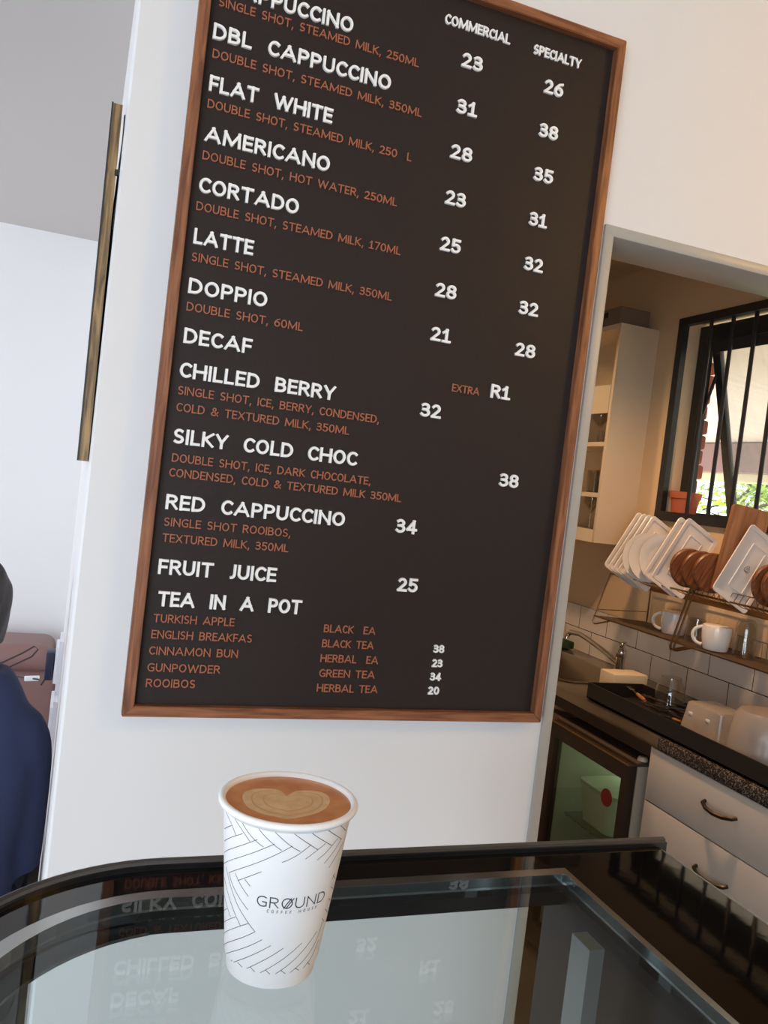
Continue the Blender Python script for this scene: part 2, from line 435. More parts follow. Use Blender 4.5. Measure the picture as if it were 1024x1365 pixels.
for L_ in (LEAF, LEAF2):
    n_, l_ = L_.node_tree.nodes, L_.node_tree.links
    p_ = n_['Principled BSDF']; tr = n_.new('ShaderNodeBsdfTranslucent'); tr.inputs['Color'].default_value = lin((170, 200, 70)); mx = n_.new('ShaderNodeMixShader'); mx.inputs[0].default_value = 0.5
    l_.new(p_.outputs[0], mx.inputs[1]); l_.new(tr.outputs[0], mx.inputs[2]); l_.new(mx.outputs[0], n_['Material Output'].inputs['Surface'])
leafy('garden_tree', 11, 7.9, 7.2, -0.35, 1.1, 0.95, 1.1, 2000, LEAF2, 'leafy tree at the right behind the window bars', [(7.9, 7.2, FL-0.15), (7.8, 7.3, -0.9), (7.8, 7.4, -0.3), (7.9, 7.1, 0.2)])
leafy('garden_tree', 5, 7.7, 10.0, -0.5, 1.1, 0.95, 1.0, 2000, LEAF, 'bright green bushy tree beside the brick pillar', [(7.7, 10.0, FL-0.15), (7.8, 10.1, -1.1), (7.7, 9.9, -0.6), (7.7, 10.0, -0.1)])
leafy('garden_tree', 8, 12.0, 13.0, 0.1, 1.6, 2.2, 1.3, 2200, LEAF2, 'tall pale tree farthest back in the garden', [(12.0, 13.0, FL-0.15), (11.9, 13.1, -0.8), (12.2, 12.9, 0.0), (12.0, 13.2, 0.8)])
N_TXT = [('CAPPUCCINO',0.1144,0.3123,0.7045), ('DBL CAPPUCCINO',0.0993,0.3853,0.6341), ('FLAT WHITE',0.1019,0.2953,0.5575), ('AMERICANO',0.1036,0.3005,0.4827), ('CORTADO',0.1033,0.2587,0.4061), ('LATTE',0.1038,0.1946,0.3286), ('DOPPIO',0.1042,0.2261,0.2537), ('DECAF',0.1053,0.2101,0.1782), ('CHILLED BERRY',0.1049,0.3528,0.126), ('SILKY COLD CHOC',0.1061,0.4026,0.0248), ('RED CAPPUCCINO',0.1057,0.3942,-0.0766), ('FRUIT JUICE',0.1052,0.2901,-0.177), ('TEA IN A POT',0.1099,0.3373,-0.2267)]
O_TXT = [('SINGLE SHOT, STEAMED MILK, 250ML',0.103,0.4285,0.6839), ('DOUBLE SHOT, STEAMED MILK, 350ML',0.102,0.4439,0.607), ('DOUBLE SHOT, STEAMED MILK, 250  L',0.1028,0.435,0.5325), ('DOUBLE SHOT, HOT WATER, 250ML',0.1038,0.4193,0.4556), ('DOUBLE SHOT, STEAMED MILK, 170ML',0.1028,0.4352,0.3791), ('SINGLE SHOT, STEAMED MILK, 350ML',0.1041,0.4295,0.3027), ('DOUBLE SHOT, 60ML',0.1048,0.287,0.2275), ('SINGLE SHOT, ICE, BERRY, CONDENSED,',0.1056,0.4327,0.0999), ('COLD & TEXTURED MILK, 350ML',0.1062,0.3836,0.0743), ('DOUBLE SHOT, ICE, DARK CHOCOLATE,',0.1078,0.4306,-0.0033), ('CONDENSED, COLD & TEXTURED MILK 350ML',0.1062,0.4884,-0.0261), ('SINGLE SHOT ROOIBOS,',0.1064,0.3057,-0.1023), ('TEXTURED MILK, 350ML',0.1066,0.3049,-0.1271), ('TURKISH APPLE',0.1066,0.2314,-0.2522), ('ENGLISH BREAKFAS',0.1061,0.2625,-0.2771), ('CINNAMON BUN',0.1054,0.243,-0.3027), ('GUNPOWDER',0.1056,0.2173,-0.329), ('ROOIBOS',0.1059,0.1812,-0.3535), ('BLACK  EA',0.3802,0.4706,-0.2539), ('BLACK TEA',0.3801,0.4705,-0.2788), ('HERBAL  EA',0.3802,0.4819,-0.3038), ('GREEN TEA',0.3811,0.4789,-0.3289), ('HERBAL TEA',0.3799,0.4871,-0.3538), ('EXTRA',0.557,0.6085,0.1724)]
P_TXT = [('25',0.5008,0.5374,-0.1773), ('32',0.5043,0.5417,0.1223), ('R1',0.6307,0.6683,0.1726), ('38',0.6682,0.7062,0.0213), ('34',0.4851,0.5231,-0.0779), ('23',0.503,0.5417,0.707), ('26',0.6611,0.6983,0.7069), ('31',0.5038,0.5413,0.6311), ('38',0.6616,0.6986,0.6321), ('28',0.5025,0.5425,0.5558), ('35',0.6616,0.6996,0.5565), ('23',0.503,0.5406,0.4795), ('31',0.6636,0.6981,0.4792), ('25',0.504,0.5413,0.4022), ('32',0.6647,0.7012,0.4019), ('28',0.505,0.5438,0.3251), ('32',0.6651,0.7027,0.325), ('21',0.5065,0.5432,0.2511), ('28',0.6678,0.7074,0.2521)]
S_TXT = [('38',0.5814,0.6016,-0.2798), ('23',0.5822,0.6015,-0.305), ('34',0.5817,0.6016,-0.329), ('20',0.5809,0.6014,-0.3535)]
H_TXT = [('COMMERCIAL',0.4648,0.5856,0.7663), ('SPECIALTY',0.6319,0.7265,0.7652)]
PAT= [[(-2.8248,0.1119),(-2.6519,0.1073),(-2.4565,0.1015),(-2.3691,0.0983)],[(-2.6067,0.1121),(-2.4794,0.1065),(-2.3104,0.1011),(-2.1376,0.0974)],[(-2.3263,0.1124),(-2.1729,0.1062),(-1.9995,0.1007),(-1.8588,0.097)],[(-2.0816,0.1126),(-1.9349,0.107),(-1.7379,0.1006),(-1.5796,0.0967)],[(-1.813,0.1122),(-1.5958,0.1054),(-1.2908,0.0966)],[(-1.5539,0.1125),(-1.315,0.1049),(-1.0095,0.0966)],[(-1.2736,0.1121),(-1.0516,0.1055),(-0.7462,0.0973)],[(-0.984,0.1115),(-0.7786,0.1055),(-0.6159,0.1011)],[(-2.9985,0.1077),(-2.8211,0.1044),(-2.6666,0.0982)],[(-3.1161,0.0943),(-2.7922,0.1025)],[(-3.1358,0.0856),(-2.7612,0.0954),(-2.5169,0.1016)],[(3.0976,0.0769),(-2.5573,0.0929),(-2.2447,0.1013)],[(3.0921,0.0693),(-2.3904,0.0895),(-1.9733,0.1008)],[(-2.8683,0.0694),(-2.1683,0.0874),(-1.706,0.1004)],[(-2.596,0.0688),(-2.1412,0.0808)],[(-1.8327,0.089),(-1.6367,0.0936),(-1.4226,0.1007)],[(-1.4755,0.0912),(-1.3316,0.0954),(-1.1606,0.0998)],[(-1.2639,0.0893),(-1.1202,0.093),(-0.893,0.1001)],[(-1.1032,0.0856),(-0.9448,0.0909),(-0.7515,0.0978)],[(-0.9624,0.0808),(-0.8285,0.0862),(-0.6365,0.0935)],[(-2.8683,0.0694),(-2.7401,0.0637),(-2.5629,0.0584),(-2.3438,0.0525)],[(-2.6691,0.0727),(-2.53,0.0672),(-2.3508,0.0617)],[(-2.4383,0.0722),(-2.3269,0.0689)],[(-2.9933,0.071),(-2.7977,0.0615),(-2.5551,0.0513),(-2.1778,0.0393)],[(-3.1246,0.0614),(-2.8607,0.0532),(-2.4965,0.0395)],[(2.9985,0.0511),(-2.9891,0.046),(-2.7844,0.0407)],[(2.9986,0.0349),(-2.9578,0.0432)],[(2.9985,0.027),(-2.6275,0.0435)],[(2.9984,0.0194),(-2.6102,0.0365),(-2.3145,0.0436)],[(2.9982,0.0119),(-2.5072,0.0305),(-2.1778,0.0393)],[(-3.0486,0.0104),(-2.371,0.0261),(-2.0327,0.035)],[(-2.6548,0.0117),(-2.1735,0.0236),(-1.8599,0.0318)],[(-2.3457,0.0113),(-1.9562,0.0213),(-1.6183,0.0301)],[(-2.0113,0.012),(-1.6189,0.0218),(-1.2539,0.0317)],[(-1.7085,0.012),(-1.3628,0.0206),(-1.0901,0.029),(-0.8995,0.0357)],[(-1.4035,0.0119),(-1.1024,0.0186),(-0.8488,0.0281),(-0.742,0.04)],[(-1.0904,0.0122),(-0.8843,0.0175),(-0.7303,0.0268)],[(-3.0486,0.0104),(-2.71,0.0117)],[(-2.5328,0.0136),(-2.4124,0.012)],[(-2.2297,0.0145),(-2.1086,0.0114)],[(-1.9121,0.0145),(-1.8131,0.0119)],[(-1.6135,0.0146),(-1.5043,0.0119)],[(-1.3092,0.0146),(-1.1852,0.0115)],[(-0.9997,0.015),(-0.853,0.0108)],[(-0.7972,0.0428),(-0.6689,0.0387)],[(-0.7606,0.0489),(-0.542,0.0426)],[(-0.704,0.0554),(-0.5439,0.0511)],[(-0.7235,0.0637),(-0.5408,0.0593)],[(-0.7686,0.07),(-0.6908,0.073)],[(-0.753,0.0724),(-0.5604,0.0664)]]

# ------------------------------------------------------------------ menu board
def ea(cx, cy, rx, ry, a0, a1, n=14):
    return [(cx+rx*math.cos(math.radians(a0+(a1-a0)*i/n)), cy+ry*math.sin(math.radians(a0+(a1-a0)*i/n))) for i in range(n+1)]
# glyphs as centre lines in a unit box: width, strokes
GL = {
'A': (.84, [[(0,0),(.5,1)],[(.5,1),(1,0)],[(.19,.30),(.81,.30)]]),
'B': (.58, [[(0,0),(0,1)],[(0,1),(.45,1)]+ea(.45,.77,.45,.23,90,-90)+[(0,.54)],[(.45,.54)]+ea(.5,.27,.5,.27,90,-90)+[(0,0)]]),
'C': (.55, [ea(.62,.5,.62,.5,52,308,20)]),
'D': (.66, [[(0,0),(0,1)],[(0,1),(.35,1)]+ea(.35,.5,.65,.5,90,-90,18)+[(0,0)]]),
'E': (.46, [[(0,0),(0,1)],[(0,1),(1,1)],[(0,.52),(.9,.52)],[(0,0),(1,0)]]),
'F': (.44, [[(0,0),(0,1)],[(0,1),(1,1)],[(0,.48),(.9,.48)]]),
'G': (.66, [ea(.6,.5,.6,.5,55,290,20)+[(1,.09),(1,.46),(.6,.46)]]),
'H': (.70, [[(0,0),(0,1)],[(1,0),(1,1)],[(0,.52),(1,.52)]]),
'I': (.001, [[(0,0),(0,1)]]),
'J': (.30, [[(1,1),(1,.32)]+ea(.30,.32,.70,.32,0,-88,8)]),
'K': (.60, [[(0,0),(0,1)],[(.98,1),(.06,.5)],[(.2,.56),(1,0)]]),
'L': (.44, [[(0,1),(0,0)],[(0,0),(1,0)]]),
'M': (.98, [[(0,0),(.05,1)],[(.05,1),(.5,.12)],[(.5,.12),(.95,1)],[(.95,1),(1,0)]]),
'N': (.68, [[(0,0),(0,1)],[(0,1),(1,0)],[(1,0),(1,1)]]),
'O': (.71, [ea(.5,.5,.5,.5,90,450,28)]),
'P': (.54, [[(0,0),(0,1)],[(0,1),(.5,1)]+ea(.5,.73,.5,.27,90,-90)+[(0,.46)]]),
'R': (.58, [[(0,0),(0,1)],[(0,1),(.45,1)]+ea(.45,.75,.48,.25,90,-90)+[(0,.50)],[(.45,.5),(1,0)]]),
'S': (.52, [ea(.52,.75,.46,.25,50,235,14)+ea(.48,.25,.5,.25,60,-135,14)]),
'T': (.62, [[(0,1),(1,1)],[(.5,1),(.5,0)]]),
'U': (.62, [[(0,1),(0,.36)]+ea(.5,.36,.5,.36,180,360,14)+[(1,1)]]),
'W': (1.16, [[(0,1),(.25,0)],[(.25,0),(.5,.92)],[(.5,.92),(.75,0)],[(.75,0),(1,1)]]),
'X': (.66, [[(0,0),(1,1)],[(0,1),(1,0)]]),
'Y': (.64, [[(0,1),(.5,.42)],[(1,1),(.5,.42)],[(.5,.42),(.5,0)]]),
'Z': (.60, [[(0,1),(1,1)],[(1,1),(0,0)],[(0,0),(1,0)]]),
'0': (.58, [ea(.5,.5,.5,.5,90,450,28)]),
'1': (.48, [[(.02,.78),(.52,1)],[(.52,1),(.52,0)],[(0,0),(1,0)]]),
'2': (.54, [ea(.46,.72,.46,.28,150,-30,14)+[(0,.02)],[(0,0),(1,0)]]),
'3': (.54, [ea(.44,.77,.46,.23,140,-90,14),[(.2,.54),(.45,.54)]+ea(.45,.27,.55,.27,90,-145,16)]),
'4': (.62, [[(.74,0),(.74,1)],[(.72,1),(0,.27)],[(0,.25),(1,.25)]]),
'5': (.54, [[(.92,1),(.12,1)],[(.12,1),(.10,.56)],[(.10,.58),(.45,.62)]+ea(.45,.31,.55,.31,90,-145,16)]),
'6': (.56, [ea(.52,.31,.48,.31,90,450,22),[(.9,1),(.5,.92)]+ea(.62,.31,.62,.55,115,180,8)]),
'7': (.54, [[(0,1),(1,1)],[(1,1),(.3,0)]]),
'8': (.56, [ea(.5,.765,.44,.235,90,450,22),ea(.5,.27,.5,.27,90,450,22)]),
',': (.06, [[(.9,.04),(.0,-.20)]]),
'&': (.74, [[(1,0),(.22,.72)]+ea(.42,.8,.24,.2,180,-10,10)+[(.6,.66),(.12,.36)]+ea(.36,.22,.36,.22,160,320,12)+[(1,.48)]]),
}
def stroke(mb, P, s, z0, z1, put, capx=True, lo=None, hi=None, draft=0.0):
    """flat band of width s along P, standing z0..z1"""
    P = [Vector((p[0], p[1], 0)) for p in P]
    P = [p for i, p in enumerate(P) if i == 0 or (p-P[i-1]).length > 1e-6]; n = len(P)
    closed = (P[0]-P[-1]).length < 1e-6
    if closed: P = P[:-1]; n -= 1
    if not closed and capx:
        P[0] = P[0] - (P[1]-P[0]).normalized()*s*0.5; P[-1] = P[-1] + (P[-1]-P[-2]).normalized()*s*0.5
    rows = []
    for i, p in enumerate(P):
        a = P[(i-1) % n] if closed or i > 0 else None; c = P[(i+1) % n] if closed or i < n-1 else None
        d1 = (p-a).normalized() if a is not None else None; d2 = (c-p).normalized() if c is not None else None
        d = (d1+d2).normalized() if d1 is not None and d2 is not None else (d1 or d2)
        k = 1.0
        if d1 is not None and d2 is not None: k = min(1/max(0.3, d.dot(d2)), 1.6)
        nn = Vector((-d.y, d.x, 0))
        row = []
        for off, z in ((0.5, z0), (0.5-draft, z1), (-0.5+draft, z1), (-0.5, z0)):
            q = p + nn*off*s*k
            if lo is not None: q.y = max(lo, min(hi, q.y))
            row.append(mb.bm.verts.new(put(q.x, q.y, z)))
        rows.append(row)
    m = n if closed else n-1
    for i in range(m):
        a, c = rows[i], rows[(i+1) % n]
        for k in range(3): mb.bm.faces.new((a[k], a[k+1], c[k+1], c[k]))
    if not closed:
        mb.bm.faces.new(rows[0]); mb.bm.faces.new(rows[-1][::-1])
def lettering(mb, text, x0, x1, zb, cap, sw, depth, put, gap=0.10, wgap=0.85, split=None):
    """capital lettering fitted between x0 and x1 on the baseline zb"""
    s = sw*cap
    adv = []; nsp = text.count(' ')
    for ch in text:
        if ch == ' ': adv.append(0.0)
        else: adv.append((GL[ch][0] + sw + gap)*cap)
    tot = sum(adv) - gap*cap
    sx = (x1-x0)/tot; space = 0
    if nsp:
        sx = max(0.86, min(1.04, (x1-x0-nsp*wgap*cap)/tot)); space = (x1-x0-tot*sx)/nsp/sx
    x = x0
    for ch, a in zip(text, adv):
        if ch == ' ':
            x += space*sx
            if split is not None and len(mb.bm.verts): split.append(mb); mb = MB()
            continue
        w, st = GL[ch]
        for si, P in enumerate(st):
            Q = [(x + s/2 + px*w*cap*sx, zb + s/2 + py*(cap-s)) for px, py in P]
            lo_, hi_ = (zb, zb+cap) if ch != ',' else (zb-cap, zb+cap)
            stroke(mb, Q, s, 0.0, depth*(1+0.03*si), put, True, lo_+0.00006*si, hi_-0.00006*si, 0.12)
        x += a*sx
    if split is not None: split.append(mb)

bx0, bx1, bz0, bz1 = 0.0745, 0.806, -0.397, 0.832
FT, FW = 0.024, 0.0165
board = thing('menu_board', ((bx0+bx1)/2, D, bz0), 'large black menu letter board in a brown wooden frame hung on the white wall', 'menu board')
BOARDM = mat('charcoal_letter_board', (44, 35, 32), 0.5, spec=0.3, noise=0.12, nscale=90, bump=0.06, bscale=300)
RAILZ = wood('frame_wood_upright', (108, 62, 38), (160, 104, 68), 'Z', 20)
RAILX = wood('frame_wood_level', (108, 62, 38), (160, 104, 68), 'X', 20)
b = MB(); b.box(bx0+0.008, bx1-0.008, D-0.010, D-0.0005, bz0+0.008, bz1-0.008); b.build('panel', BOARDM, board, False)
def rail(pts, m):
    t = MB(); t.prism(pts, -(D-0.0005), -(D-FT), Matrix(((1,0,0,0),(0,0,-1,0),(0,1,0,0),(0,0,0,1))))
    bmesh.ops.bevel(t.bm, geom=t.bm.edges[:], offset=0.0012, segments=2, affect='EDGES')
    t.build('frame_rail', m, board)
rail([(bx0,bz0),(bx1,bz0),(bx1-FW,bz0+FW),(bx0+FW,bz0+FW)], RAILX)
rail([(bx0,bz1),(bx0+FW,bz1-FW),(bx1-FW,bz1-FW),(bx1,bz1)], RAILX)
rail([(bx0,bz0),(bx0+FW,bz0+FW),(bx0+FW,bz1-FW),(bx0,bz1)], RAILZ)
rail([(bx1,bz0),(bx1,bz1),(bx1-FW,bz1-FW),(bx1-FW,bz0+FW)], RAILZ)
WHITE = mat('white_letter_plastic', (250, 249, 246), 0.4)
ORANGE = mat('copper_orange_letter_plastic', (174, 104, 74), 0.45)
put_board = lambda x, y, z: Vector((x, D-0.0100-z, y))
def words(rows, name, cap, sw, depth, m, colour):
    for t, x0, x1, z in rows:
        g = MB()
        parts = [] if name == 'item_lettering' else None
        lettering(g, t, x0, x1, z, cap, sw, depth, put_board, 0.10 if sw > 0.15 else 0.12, 0.95 if sw > 0.15 else 0.62, parts)
        for q, wd in (zip(parts, t.split()) if parts else [(g, ' '.join(t.split()))]):
            o = q.build(name, m, board); o['label'] = colour + ' raised letters reading ' + wd + (' in ' + t if parts and len(parts) > 1 else '')
words(N_TXT, 'item_lettering', 0.0236, 0.205, 0.0035, WHITE, 'white')
words(O_TXT, 'description_lettering', 0.0132, 0.150, 0.0025, ORANGE, 'copper orange')
words(P_TXT, 'price_lettering', 0.0240, 0.205, 0.0035, WHITE, 'white')
words(S_TXT, 'price_lettering', 0.0142, 0.205, 0.0030, WHITE, 'small white')
words(H_TXT, 'heading_lettering', 0.0165, 0.190, 0.0030, WHITE, 'white')

# ------------------------------------------------------------------ panel hung on the end of the partition
pw = wood('layered_ply_edge', (92, 74, 50), (176, 142, 96), 'Z', 26)
pn = thing('wall_panel', (fx(1.6)-0.014, 1.30, -0.02), 'long narrow-edged wooden panel hung on the partition left of the menu board', 'wall panel')
def pside(y0, y1, z0, z1, t0, t1, lean):
    t = MB()
    ps = []
    for y in (y0, y1):
        for z in (z0, z1):
            ln = lean*(z-z0)/(z1-z0)
            ps.append([(fx(y)-t0-ln, y, z), (fx(y)-t1-ln, y, z)])
    v = [t.bm.verts.new(p) for q in ps for p in q]
    for f in ((0,1,3,2),(4,6,7,5),(0,4,5,1),(2,3,7,6),(0,2,6,4),(1,5,7,3)): t.bm.faces.new([v[i] for i in f])
    return t
pside(1.302, 1.86, -0.018, 0.512, 0.0015, 0.0145, 0.004).build('board', pw, pn, False)
pside(1.301, 1.86, -0.018, 0.513, 0.0146, 0.0170, 0.004).build('face_sheet', mat('dark_panel_face', (52, 52, 50), 0.5), pn, False)
t = MB(); t.tube([(fx(1.31)-0.0015, 1.306, 0.50), (fx(1.31)+0.001, 1.2985, 0.405), (fx(1.31)-0.001, 1.306, 0.33)], 0.0010, 5)
t.build('hanging_cord', mat('dark_cord', (60, 56, 52), 0.8), pn)
t = MB(); t.lathe([(0, -0.004), (0.0035, -0.004), (0.0035, 0.004), (0, 0.004)], (fx(1.31)-0.0035, 1.299, 0.412), 12); t.build('hook', BLK, pn)

# ------------------------------------------------------------------ display counter with a glass top
CT = -0.331
case = thing('display_counter', (0.24, 0.38, FL), 'black display counter with a clear glass top and rounded left corner', 'display counter')
SLAB = mat('polished_black_worktop', (14, 13, 13), 0.04, spec=0.8, bump=0.10, bscale=10)
TRIMM = mat('aluminium_trim', (196, 200, 200), 0.22, 1.0)
YF = 0.02
def outline(x_l, x_r, yb, yf, cx, r, n=18, rr=None):
    """plan of a bay: back right corner, back edge, rounded back-left corner, left side, front"""
    rx = cx - x_l
    arc = arcpts(cx, yb-r, rx, 90, 180, n, r)
    return [(x_r, yf), (x_r, yb)] + arc + [(x_l, yf)]
OUT = outline(-0.080, 0.570, 0.665, YF, 0.085, 0.165)
INN = outline(-0.066, 0.4420, 0.6255, YF+0.05, 0.085, 0.162)
s_ = MB(); s_.ring(OUT, INN, CT-0.022, CT); s_.build('worktop', SLAB, case, False)
# raised lip along the back and round the corner
LIPO = [(0.583, 0.6705)] + arcpts(0.085, 0.5, 0.1705, 90, 180, 18) + [(-0.0855, YF)]
LIPI = [(0.583, 0.6580)] + arcpts(0.085, 0.5, 0.1580, 90, 180, 18) + [(-0.0730, YF)]
lp = MB(); lp.ring(LIPO, LIPI, CT-0.030, CT+0.0035, None, False)
lp.build('back_lip', mat('black_satin_lip', (24, 24, 26), 0.3), case, False)
pts = [((a[0]+c_[0])/2, (a[1]+c_[1])/2, CT+0.0030) for a, c_ in zip(LIPO, LIPI)]
lt = MB(); lt.tube(pts, 0.0040, 8); o = lt.build('lip_capping', mat('grey_metal_capping', (98, 96, 94), 0.3, 0.9), case); o['label'] = 'grey metal capping strip on the lip'
# white metal edge under the right end of the worktop
e = MB(); e.box(0.5701, 0.5718, YF, 0.656, CT-0.022, CT+0.0004); e.build('end_strip', TRIMM, case, False)
# glass top, its bright edging
INN2 = outline(-0.052, 0.4358, 0.6145, YF+0.056, 0.085, 0.152)
tr = MB(); tr.ring(INN, INN2, CT-0.010, CT+0.0002); tr.build('edge_trim', TRIMM, case, False)
GTOP = thin_glass('counter_glass', (0.82, 0.875, 0.875), 0.05)
gl = MB(); gl.prism(INN2, CT-0.008, CT); gl.build('glass_top', GTOP, case, False)
# rails under the edge, right side panel, uprights, base
BODY = mat('black_case_laminate', (30, 29, 29), 0.35)
R1 = outline(-0.074, 0.560, 0.656, YF, 0.085, 0.157); R2 = outline(-0.058, 0.4445, 0.628, YF+0.05, 0.085, 0.150)
rl = MB(); rl.ring(R1, R2, CT-0.036, CT-0.0225); rl.build('under_rail', BODY, case, False)
al = MB()
AL1 = arcpts(0.085, 0.628-0.150, 0.141, 100, 180, 14, 0.148) + [(-0.056, YF+0.05)]
AL2 = [(x+0.012, y-0.014) for x, y in AL1]
al.ring(AL1, AL2, CT-0.026, CT-0.0235, None, False); o = al.build('shelf_channel', TRIMM, case, False); o['label'] = 'pale aluminium channel under the rounded corner'
sp = MB(); sp.box(0.4450, 0.560, YF, 0.655, FL+0.10, CT-0.0365); sp.build('side_panel', mat('dark_brown_case_side', (44, 39, 36), 0.4), case, False)
bs = MB(); bs.ring(R1, [(x*0.98+0.004, y*0.98+0.002) for x, y in R1], FL+0.10, FL+0.32); bs.build('base_skirt', BODY, case, False)
fl_ = MB(); fl_.prism([(x*0.98+0.004, y*0.98+0.002) for x, y in R1], FL+0.10, FL+0.14); fl_.build('base_shelf', BODY, case, False)
pl = MB(); pl.prism([(x*0.93+0.016, y*0.93+0.02) for x, y in R1], FL, FL+0.10); pl.build('plinth', BODY, case, False)
bgl = MB()
BG1 = R1[1:-1]; BG2 = [(x*0.985+0.0035, y*0.985+0.004) for x, y in BG1]
u = MB(); u.box(0.400, 0.414, 0.520, 0.545, FL+0.14, CT-0.012); o = u.build('shelf_upright', mat('aluminium_upright', (188, 192, 190), 0.35, 0.85), case, False); o['label'] = 'slotted aluminium shelf upright'
sc = MB(); sc.lathe([(0, 0.0), (0.0045, 0.0), (0.0040, 0.002), (0, 0.003)], (0.407, 0.5195, CT-0.100), 14, Matrix.Rotation(PI/2, 3, 'X')); sc.build('screw', CHROME, bpy.data.objects['shelf_upright'])

# ------------------------------------------------------------------ takeaway cup
CX, CY, CH, CR1, CR0 = 0.1444, 0.5226, 0.1151, 0.0438, 0.0307
cup = thing('coffee_cup', (CX, CY, CT), 'white takeaway cup of coffee with heart latte art standing on the glass counter', 'cup')
PAPER = mat('white_cup_paper', (246, 245, 244), 0.45)
rr = lambda z: CR0 + (CR1-CR0)*z/CH
LG = 0.0008
b = MB()
prof = [(0, 0.003), (rr(0.003)-0.0035, 0.003), (rr(0)-0.0022, 0.0), (rr(0)-0.0012, 0.0004), (rr(0.0105)-0.0010, 0.0105)]
prof += [(rr(0.0105), 0.0112), (rr(0.1085), 0.1085)]
rimc = (rr(CH)+0.0008, CH-0.0022)
prof += [(rimc[0]+0.0024*math.cos(a), rimc[1]+0.0024*math.sin(a)) for a in [(-70+i*25)*PI/180 for i in range(11)]]
prof += [(rr(CH-0.004)-0.0012, CH-0.004), (rr(0.006)-0.0026, 0.006), (0, 0.006)]
b.lathe([(r, z+CT) for r, z in prof], (CX, CY, 0), 72)
b.build('cup_wall', PAPER, cup, angle=30)
INK = mat('charcoal_print', (62, 62, 66), 0.5)
oncup = lambda th, z, d: Vector((CX + (rr(z)+d)*math.cos(th), CY + (rr(z)+d)*math.sin(th), CT + z))
pt = MB()
for seg in PAT:
    th = [seg[0][0]]
    for a, _ in seg[1:]:
        while a - th[-1] > PI: a -= 2*PI
        while a - th[-1] < -PI: a += 2*PI
        th.append(a)
    # work in arc length so the line keeps its width; smooth curve through the points
    Q = []
    P = [(t*0.038, p[1]) for t, p in zip(th, seg)]
    for i in range(len(P)-1):
        p0, p1, p2, p3 = P[max(i-1,0)], P[i], P[i+1], P[min(i+2,len(P)-1)]
        for k in range(6):
            t = k/6
            f = lambda a, b_, c, d: 0.5*((2*b_) + (-a+c)*t + (2*a-5*b_+4*c-d)*t*t + (-a+3*b_-3*c+d)*t**3)
            Q.append((f(p0[0],p1[0],p2[0],p3[0]), f(p0[1],p1[1],p2[1],p3[1])))
    Q.append(P[-1])
    Q = [q for q in Q if 0.0115 < q[1] < 0.1095]
    if len(Q) > 1: stroke(pt, Q, 0.00036, 0.00002, 0.00008, lambda x, y, z: oncup(x/0.038, y, z), False)
pt.build('printed_pattern', INK, cup, False)
lg = MB()
put_logo = lambda x, y, z: oncup(x/0.038, y, z)
lx0, lx1 = -2.185*0.038, -0.905*0.038
lettering(lg, 'GROUND', lx0, lx1, 0.0575, 0.0074, 0.105, 0.00010, lambda x, y, z: put_logo(x, y, z+0.00003), 0.16)
# the O of the logo is split by two slanting strokes like a coffee bean
ox = lx0 + (lx1-lx0)*0.425
for dx in (-0.0007, 0.0009):
    stroke(lg, [(ox-0.0022+dx, 0.0577), (ox-0.0002+dx, 0.0612), (ox+0.0022+dx, 0.0647)], 0.0007, 0.00003, 0.00010, put_logo, False)
lettering(lg, 'COFFEE  HOUSE', lx0+0.0072, lx1-0.0065, 0.0542, 0.0021, 0.14, 0.00009, lambda x, y, z: put_logo(x, y, z+0.00003), 1.0)
lg.build('printed_logo', INK, cup, False)
ZC = CT + CH - 0.0028
b = MB(); b.lathe([(0, ZC), (0.02, ZC), (rr(CH-0.0028)-0.0014, ZC), (rr(CH-0.0028)-0.0014, ZC-0.004)], (CX, CY, 0), 64)
b.build('coffee', mat('coffee_crema', (212, 148, 98), 0.35, rgb2=(192, 124, 76), nscale=55), cup)
def blob(pts, z, name, m, h=0.0002):
    n = len(pts); Q = []
    for i in range(n):
        p0, p1, p2, p3 = (pts[(i+k) % n] for k in (-1, 0, 1, 2))
        for k in range(5):
            t = k/5; f = lambda a, b_, c, d: 0.5*((2*b_) + (-a+c)*t + (2*a-5*b_+4*c-d)*t*t + (-a+3*b_-3*c+d)*t**3)
            Q.append((CX+f(p0[0],p1[0],p2[0],p3[0])*0.98, CY+f(p0[1],p1[1],p2[1],p3[1])*0.98))
    q = MB(); q.prism(Q, ZC-0.001, z+h); return q.build(name, m, cup, False)
H1 = [(0.0004,0.0078),(-0.0025,0.0171),(-0.0103,0.0211),(-0.0203,0.0209),(-0.0292,0.0151),(-0.0327,0.0034),(-0.0312,-0.0108),(-0.0236,-0.0221),(-0.0145,-0.0279),(-0.0084,-0.0315),(0.0014,-0.029),(0.0132,-0.0243),(0.0235,-0.0152),(0.0295,-0.004),(0.0308,0.0065),(0.027,0.0134),(0.0175,0.0163),(0.0083,0.0151)]
sc_ = lambda L_, k, dx=0, dy=0: [(x*k+dx, y*k+dy) for x, y in L_]
FOAM = mat('milk_foam', (226, 192, 150), 0.4, rgb2=(214, 174, 128), nscale=120)
FOAM2 = mat('milk_foam_streak', (208, 164, 118), 0.4)
blob(sc_(H1, 0.96), ZC, 'foam_heart', FOAM, 0.00020)
blob(sc_(H1, 0.80, 0.0, -0.001), ZC, 'foam_ring', FOAM2, 0.00030)
blob(sc_(H1, 0.755, 0.0, -0.001), ZC, 'foam_heart', FOAM, 0.00040)
blob(sc_(H1, 0.56, 0.0, -0.002), ZC, 'foam_ring', FOAM2, 0.00050)
blob(sc_(H1, 0.52, 0.0, -0.002), ZC, 'foam_heart', FOAM, 0.00060)

